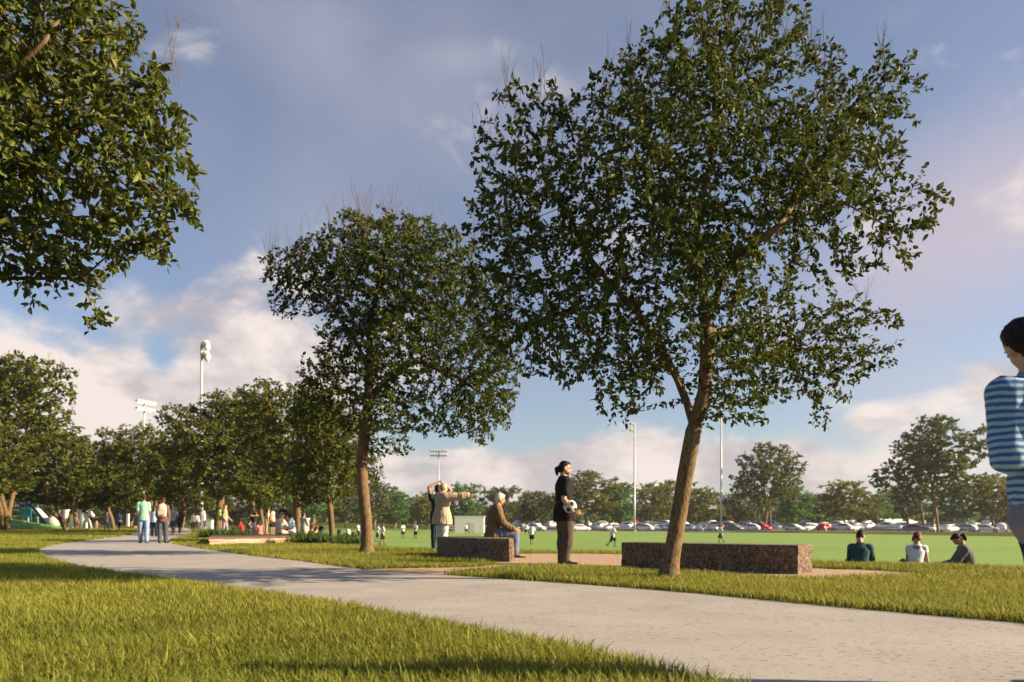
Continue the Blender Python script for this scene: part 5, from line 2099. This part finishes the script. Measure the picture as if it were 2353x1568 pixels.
    person('man in a dark teal top sitting on the bank with his back turned', at(1977, 14.4, -.33), R(66), 1.70, SK_T, 'black', 'short', spine=((.05, 0, 1), (.28, 0, 1)), head=((.45, -.1, 1), -38, 22), seat=0.0,
           armL=((.6, .08, -.9), (.9, -.2, -.2)), armR=((.40, .16, -.9), (.65, .05, -.65)), legL=((.85, .25, .35), (.4, 0, -.9)), legR=((.85, .25, .35), (.4, 0, -.9)), top=TEALD, sleeve=1, loose=.014, legs=NAVY, shoes=BLACK, vox=.010, det=1, group=G, build=.95)
    b2, i2 = person('red haired woman in a white open backed top sitting on the bank', at(2103, 14.3, -.33), R(66), 1.66, SK_T, 'red', 'bob', female=True, spine=((.05, -.05, 1), (.30, -.1, 1)), head=((.45, -.12, 1), -30, 24), seat=0.0,
                    armL=((.6, .05, -.9), (.8, -.2, -.3)), armR=((.08, .20, -1), (.2, .05, -1)), legL=((.85, .2, .35), (.4, 0, -.9)), legR=((.85, .2, .35), (.4, 0, -.9)), top=C_('bright_white_cotton', (.66, .67, .72)), sleeve=.25, loose=.009, legs=GREYJ, shoes=WHITE, vox=.010, det=1, group=G, build=.92)
    # opening in the back of her top: a flat oval of skin tone fabric
    bk = i2['chest'] * .62 + i2['waist'] * .38
    fw = i2['W'].to_3x3() @ Vector((1, 0, 0))
    T = MB()
    Mx = i2['W'].to_3x3() @ Matrix.Rotation(.30, 3, 'Y')
    T.ball(bk - fw * .088 + Vector((0.0, 0, .100)), (.022, .072, .042), 16, 10, Mx)
    T.v = [tuple(i2['W'].inverted() @ Vector(p)) for p in T.v]
    T.build('back_opening', C_('taupe_mesh', (.26, .22, .17)), b2, True)
    b3, i3 = person('woman in grey with a long brown ponytail sitting sideways and looking at her phone', at(2228, 13.9, -.34), R(158), 1.66, SK_T, 'brown', 'lowpony', female=True, spine=((.10, 0, 1), (.42, 0, 1)), head=((.55, 0, 1), 0, 26), seat=0.0,
                    armL=((.55, .12, -.85), (.95, -.02, -.18)), armR=((.5, .12, -.85), (.9, -.15, -.2)), legL=((.9, .2, .25), (.5, 0, -.85)), legR=((.9, .2, .25), (.5, 0, -.85)), top=GREYT, sleeve=1, top_len=.07, loose=.016, legs=NAVY, shoes=WHITE, vox=.010, det=1, group=G, curl=.6)
    ph = MB().box((0, 0, 0), (.015, .075, .15), 0, -.9)
    ph.cur = 1
    ph.box((-.009, 0, .006), (.002, .068, .138), 0, -.9)
    o = ph.build('phone', [mat('phone_case', (.25, .25, .27), .4), mat('phone_screen', (.02, .02, .025), .1, spec=.8)])
    o.location = i3['L']['wr'] + i3['L']['hd'] * .10 + Vector((0, 0, .03))
    o.rotation_euler = (0, 0, R(158))
    tag(o, 'phone in the hand of the seated woman in grey', 'phone')


def walkers():
    G = 'people on the path'
    st = dict(legL=((.20, .03, -1), (.08, .0, -1)), legR=((-.12, .03, -1), (-.32, .0, -1)))
    person('man in a mint green t-shirt and pale jeans walking away on the path', at(330, 25.6), R(113), 1.72, SK_B, 'brown', 'short', top=MINT, sleeve=.7, top_len=.06, legs=LJEANS, shoes=BROWNL, vox=.013, det=.8, group=G, build=.90,
           legL=((.10, .03, -1), (.05, .0, -1)), legR=((-.06, .03, -1), (-.20, .0, -1)), armL=((-.1, .10, -1), (.1, .03, -1)), armR=((.15, .10, -1), (.3, .03, -1)))
    b, i = person('person in grey jeans with a cream backpack walking beside the mint green man', at(374, 25.2), R(108), 1.58, SK_L, 'red', 'bun', female=True, head=((.05, 0, 1), 28, 0), top=PLAID, sleeve=1, top_len=.05, legs=GREYJ, leg_loose=.016, shoes=BLACK, vox=.013, det=.8, group=G,
                  legL=((.05, .03, -1), (-.12, .0, -1)), legR=((.10, .03, -1), (.02, .0, -1)), armL=((.1, .2, -1), (.6, -.1, -.7)), armR=((-.05, .2, -1), (.2, 0, -1)))
    root = empty('backpack', i['waist'] + Vector((0.05, -.16, .06)), R(18))
    tag(root, 'cream backpack worn by the walker in grey jeans', 'backpack')
    mb = Loft()
    mb.rings([((0, 0, -.17), .135, .065), ((0, -.01, -.10), .15, .085), ((0, -.01, .05), .15, .085), ((0, .01, .16), .135, .07), ((0, .02, .20), .10, .05)], 20, Vector((1, 0, 0)))
    cv, ff, nn = mb.fuse(.012, 2)
    mesh_obj('bag', cv, ff, CREAM, root, True)
    MB().box((0, -.095, -.06), (.20, .035, .15)).build('pocket', C_('cream_canvas', (.50, .43, .33)), root)
    for sx in (-1, 1):
        MB().tube([(sx * .09, .06, .16), (sx * .10, .14, .20), (sx * .10, .24, .12)], .014, 6).build('strap', C_('cream_canvas', (.50, .43, .33)), root)
    person('person in a light blue shirt half hidden by the walker with the backpack', at(354, 38), R(90), 1.58, SK_L, 'brown', 'long', female=True, top=LBLUE, legs=NAVY, shoes=BLACK, group=G)
    person('man in a grey vest and shorts jogging towards the camera behind the couple', at(398, 43.5), R(-88), 1.76, SK_T, 'brown', 'short', top=GREYP, sleeve=.6, legs=GREYJ, leg_len=.42, shoes=WHITE, group=G, armL=((-.3, .25, -1), (.8, -.2, .2)), armR=((.3, .25, -1), (.9, -.2, .2)), **st)
    person('person in navy walking just right of the jogger in the grey vest', at(414, 51), R(-92), 1.76, SK_D, 'black', 'short', top=NAVY, sleeve=1, legs=NAVY, leg_len=.5, shoes=BLACK, group=G, **st)
    person('jogger in a lilac t-shirt and sand trousers left of the white pillar', at(246, 69), R(20), 1.76, SK_L, 'red', 'short', top=LILAC, legs=SAND, shoes=WHITE, group=G, **st)
    person('person in a steel blue top and black leggings right of the lilac jogger', at(274, 69), R(80), 1.74, SK_T, 'black', 'short', top=STEEL, legs=BLACK, leg_loose=.006, shoes=BLACK, group=G, **st)
    person('small child in pink near the white climbing frame', at(222, 98), R(-60), 1.12, SK_L, 'brown', 'bob', top=PINK, legs=SAND, shoes=WHITE, group=G, vox=.02)
    person('child in purple standing in front of the white playground wall', at(178, 90), R(-80), 1.35, SK_T, 'brown', 'short', top=C_('purple_cotton', (.22, .10, .42)), legs=CREAM, shoes=WHITE, group=G, vox=.02)
    person('man in a white shirt at the far left edge beside the green mound', at(2, 78), R(10), 1.74, SK_T, 'black', 'short', top=WHITE, legs=NAVY, shoes=BLACK, group=G, vox=.02)
    person('person in a grey top and dark trousers left of the white statue', at(444, 72), R(-40), 1.75, SK_B, 'black', 'short', top=GREYT, sleeve=1, legs=BLACK, shoes=BLACK, group=G, vox=.018)
    person('person in a pale grey hoodie bending beside the white statue', at(456, 71), R(160), 1.72, SK_T, 'brown', 'short', spine=((.2, 0, 1), (.5, 0, 1)), top=GREYP, sleeve=1, legs=GREYJ, shoes=WHITE, group=G, vox=.018)
    b, i = person('woman in a beige top and lilac leggings striding right past the planting', at(517, 38.5), R(6), 1.68, SK_L, 'red', 'bun', female=True, spine=((.02, 0, 1), (.04, 0, 1)), top=C_('nude_jersey', (.46, .31, .23)), sleeve=.2, top_len=.03, loose=.006, legs=C_('lilac_leggings', (.32, .29, .34)), leg_loose=.004, shoes=WHITE, vox=.014, group=G,
                  legL=((.18, .02, -1), (.05, .0, -1)), legR=((-.12, .03, -1), (-.55, .0, -1)), armR=((-.2, .1, -1), (.5, 0, -.8)), armL=((.2, .1, -1), (.6, 0, -.6)))
    T = Loft()
    T.ball((0, 0, 0), (.14, .11, .20))
    T.ball((0, 0, -.08), (.16, .12, .15))
    cv, ff, nn = T.fuse(.015, 2)
    o = mesh_obj('shoulder_bag', cv, ff, C_('lime_canvas', (.30, .46, .12)), None, True)
    o.location = i['waist'] + Vector((-.22, -.12, .10))
    tag(o, 'lime green bag hanging behind the striding woman', 'bag')

    G = 'people around the timber deck'
    cross = dict(armL=((.35, .12, -1), (.55, -.9, .15)), armR=((.35, .12, -1), (.55, -.85, .05)))
    person('man in a black t-shirt and jeans with folded arms left of the deck group', at(581, 45), R(-30), 1.80, SK_T, 'brown', 'short', top=BLACK, legs=GREYJ, shoes=BROWNL, group=G, vox=.014, armL=((.35, .12, -1), (.6, -.7, .75)), armR=((.35, .12, -1), (.55, -.85, .05)))
    person('man in a pale pink vest and black shorts standing beyond the deck', at(626, 44), R(-15), 1.68, SK_T, 'black', 'short', top=C_('pale_pink_cotton', (.50, .36, .34)), sleeve=.2, legs=BLACK, leg_len=.42, shoes=WHITE, group=G, vox=.014)
    person('man in black with folded arms standing behind the seated deck group', at(652, 43), R(-70), 1.78, SK_T, 'black', 'short', top=BLACK, legs=NAVY, shoes=BLACK, group=G, vox=.014, **cross)
    person('woman in cream leaning forward just left of the pink vest man', at(612, 47), R(20), 1.62, SK_L, 'brown', 'long', female=True, spine=((.15, 0, 1), (.35, 0, 1)), top=CREAM, legs=SAND, shoes=WHITE, group=G, vox=.014)
    sit = dict(legL=((.9, .3, .12), (.35, -.1, -.9)), legR=((.9, .3, .10), (.35, -.1, -.9)), armL=((.5, .2, -.9), (.9, -.2, -.1)), armR=((.5, .2, -.9), (.9, -.2, -.1)), spine=((.05, 0, 1), (.25, 0, 1)), head=((.3, 0, 1), 0, 10))
    flat = dict(sit, legL=((.85, .5, .04), (.45, -.85, -.02)), legR=((.85, .5, .04), (.5, -.8, -.02)))
    person('person in cream clothes sitting cross legged on the deck end', at(642, 27.6, .245), R(-20), 1.66, SK_L, 'grey', 'short', top=CREAM, sleeve=1, legs=CREAM, shoes=WHITE, seat=0, group=G, vox=.014, **flat)
    person('person in dark red sitting behind the cream clothed one on the deck', at(656, 28.9, .245), R(-50), 1.66, SK_T, 'black', 'short', top=C_('dark_red_cotton', (.20, .03, .03)), legs=BLACK, shoes=BLACK, seat=0, group=G, vox=.014, **flat)
    person('person in pale blue sitting at the right end of the deck group', at(672, 28.6, .245), R(170), 1.58, SK_B, 'black', 'short', top=LBLUE, legs=BLACK, shoes=BLACK, seat=0, group=G, vox=.014, **flat)
    person('person in red leaning against the planting beyond the deck', at(556, 46, .1), R(180), 1.66, SK_B, 'black', 'short', top=RED, legs=BLACK, shoes=BLACK, seat=0, group=G, vox=.018, **sit)
    person('person in grey sitting on the grass left of the black t-shirt man', at(569, 42, 0), R(40), 1.66, SK_T, 'brown', 'short', top=GREYT, legs=SAND, shoes=WHITE, seat=0, group=G, vox=.018, **sit)
    person('woman in pink sitting on the grass right of the black t-shirt man', at(598, 42, 0), R(150), 1.62, SK_L, 'brown', 'long', top=PINK, legs=SAND, shoes=WHITE, seat=0, group=G, vox=.018, **sit)

    G = 'spectators on the bank behind the planting'
    person('spectator in a grey shirt standing with folded arms behind the planting', at(698, 36, -.45), R(60), 1.68, SK_T, 'brown', 'short', top=GREYP, sleeve=1, legs=CREAM, shoes=WHITE, group=G, vox=.014, **cross)
    person('spectator in ochre sitting just right of the standing grey one', at(713, 30, -.2), R(50), 1.64, SK_B, 'red', 'short', top=YEL, legs=RED, shoes=WHITE, seat=0, group=G, vox=.014, **sit)
    person('spectator in pink sitting left of the bright blue one', at(721, 28.2, -.28), R(60), 1.60, SK_L, 'brown', 'short', top=PINK, legs=GREYJ, shoes=WHITE, seat=0, group=G, vox=.014, **sit)
    person('spectator in bright blue sitting behind the planting', at(731, 27.4, -.28), R(40), 1.66, SK_L, 'black', 'short', top=BLUE, sleeve=1, legs=BLACK, shoes=WHITE, seat=0, group=G, vox=.014, **sit)
    person('dark haired spectator in grey sitting right of the slim trunk', at(775, 26.8, -.42), R(70), 1.68, SK_B, 'black', 'short', top=GREYT, sleeve=1, legs=BLACK, shoes=WHITE, seat=0, group=G, vox=.014, **sit)
    person('white haired spectator in a dark top sitting behind the planting', at(797, 26.4, -.42), R(80), 1.72, SK_L, 'white', 'bob', top=C_('olive_wool', (.07, .06, .045)), sleeve=1, legs=BLACK, shoes=WHITE, seat=0, group=G, vox=.014, **sit)
    person('auburn haired spectator in pale grey, second from the mid sized tree', at(809, 26.0, -.46), R(70), 1.64, SK_L, 'red', 'bob', top=GREYP, sleeve=1, legs=BLACK, shoes=WHITE, seat=0, group=G, vox=.014, **sit)
    person('spectator in dark red close to the mid sized tree trunk', at(823, 25.6, -.5), R(80), 1.64, SK_T, 'black', 'short', top=RED, sleeve=1, legs=BLACK, shoes=WHITE, seat=0, group=G, vox=.014, **sit)


def players():
    G = 'players in white shirts on the field'
    kit = dict(top=C_('white_jersey', (.70, .69, .68)), sleeve=.7, legs=BLACK, leg_len=.45, leg_loose=.012, shoes=BLACK, vox=.015, group=G)
    run, _ = person('player running right in the middle of the field, left of the long bench', at(1407, 54.6, LOW), R(10), 1.74, SK_B, 'black', 'short', spine=((.12, 0, 1), (.22, 0, 1)), legL=((.62, .03, -.8), (-.15, 0, -1)), legR=((-.35, .03, -1), (-.8, 0, -.65)),
                    armL=((-.5, .2, -.8), (.5, -.1, -.6)), armR=((.5, .2, -.8), (.9, -.2, .35)), **kit)
    stand, _ = person('player standing far out, left one of the two above the left lawn', at(926, 86, LOW), R(-60), 1.76, SK_B, 'black', 'short', armL=((.3, .2, -1), (.6, -.9, .1)), armR=((.3, .2, -1), (.6, -.9, .05)), **kit)
    walk, _ = person('player jogging beside the mid sized tree, front one of two', at(879, 60, LOW), R(25), 1.74, SK_B, 'black', 'short', spine=((.06, 0, 1), (.1, 0, 1)), legL=((.35, .03, -1), (.05, 0, -1)), legR=((-.28, .03, -1), (-.5, 0, -1)), armL=((-.3, .2, -1), (.3, 0, -.8)), armR=((.3, .2, -1), (.7, 0, -.3)), **kit)
    away, _ = person('player jogging away left of the man with the ball, nearer one', at(1222, 60, LOW), R(80), 1.74, SK_B, 'black', 'short', spine=((.05, 0, 1), (.1, 0, 1)), legL=((.25, .03, -1), (-.1, 0, -1)), legR=((-.1, .03, -1), (-.55, 0, -.85)), armL=((-.3, .25, -1), (.4, 0, -.8)), armR=((.1, .3, -1), (.6, 0, -.5)), **kit)
    copy_person(walk, at(867, 69, LOW), R(40), 'player jogging beside the mid sized tree, rear one of two', .99)
    copy_person(stand, at(955, 83, LOW), R(-110), 'player standing far out, right one of the two above the left lawn', 1.01)
    copy_person(walk, at(1071, 120, LOW), R(100), 'player in front of the white pavilion', 1.0)
    copy_person(away, at(1208, 108, LOW), R(60), 'player jogging away left of the man with the ball, farther one', 1.0)
    copy_person(run, at(1656, 66, LOW), R(200), 'player at the foot of the right field mast, above the long bench', 1.0, {'top': C_('pale_teal_jersey', (.55, .64, .62))})
    copy_person(stand, at(823, 96, LOW), R(-20), 'player standing far out just left of the mid sized tree trunk', 1.0)


near_people()
walkers()
players()

# ------------------------------------------------------------------ air
def haze():
    m = bpy.data.materials.new('thin_haze')
    m.use_nodes = True
    nt = m.node_tree
    nt.nodes.remove(nt.nodes['Principled BSDF'])
    v = nt.nodes.new('ShaderNodeVolumePrincipled')
    v.inputs['Color'].default_value = (0.86, 0.88, 0.92, 1)
    v.inputs['Density'].default_value = 0.00016
    v.inputs['Anisotropy'].default_value = 0.2
    nt.links.new(v.outputs[0], nt.nodes['Material Output'].inputs['Volume'])
    mb = MB()
    mb.box((0, 200, 13), (900, 440, 32))
    o = mb.build('haze', m)
    tag(o, kind='stuff')


haze()
build_grass()
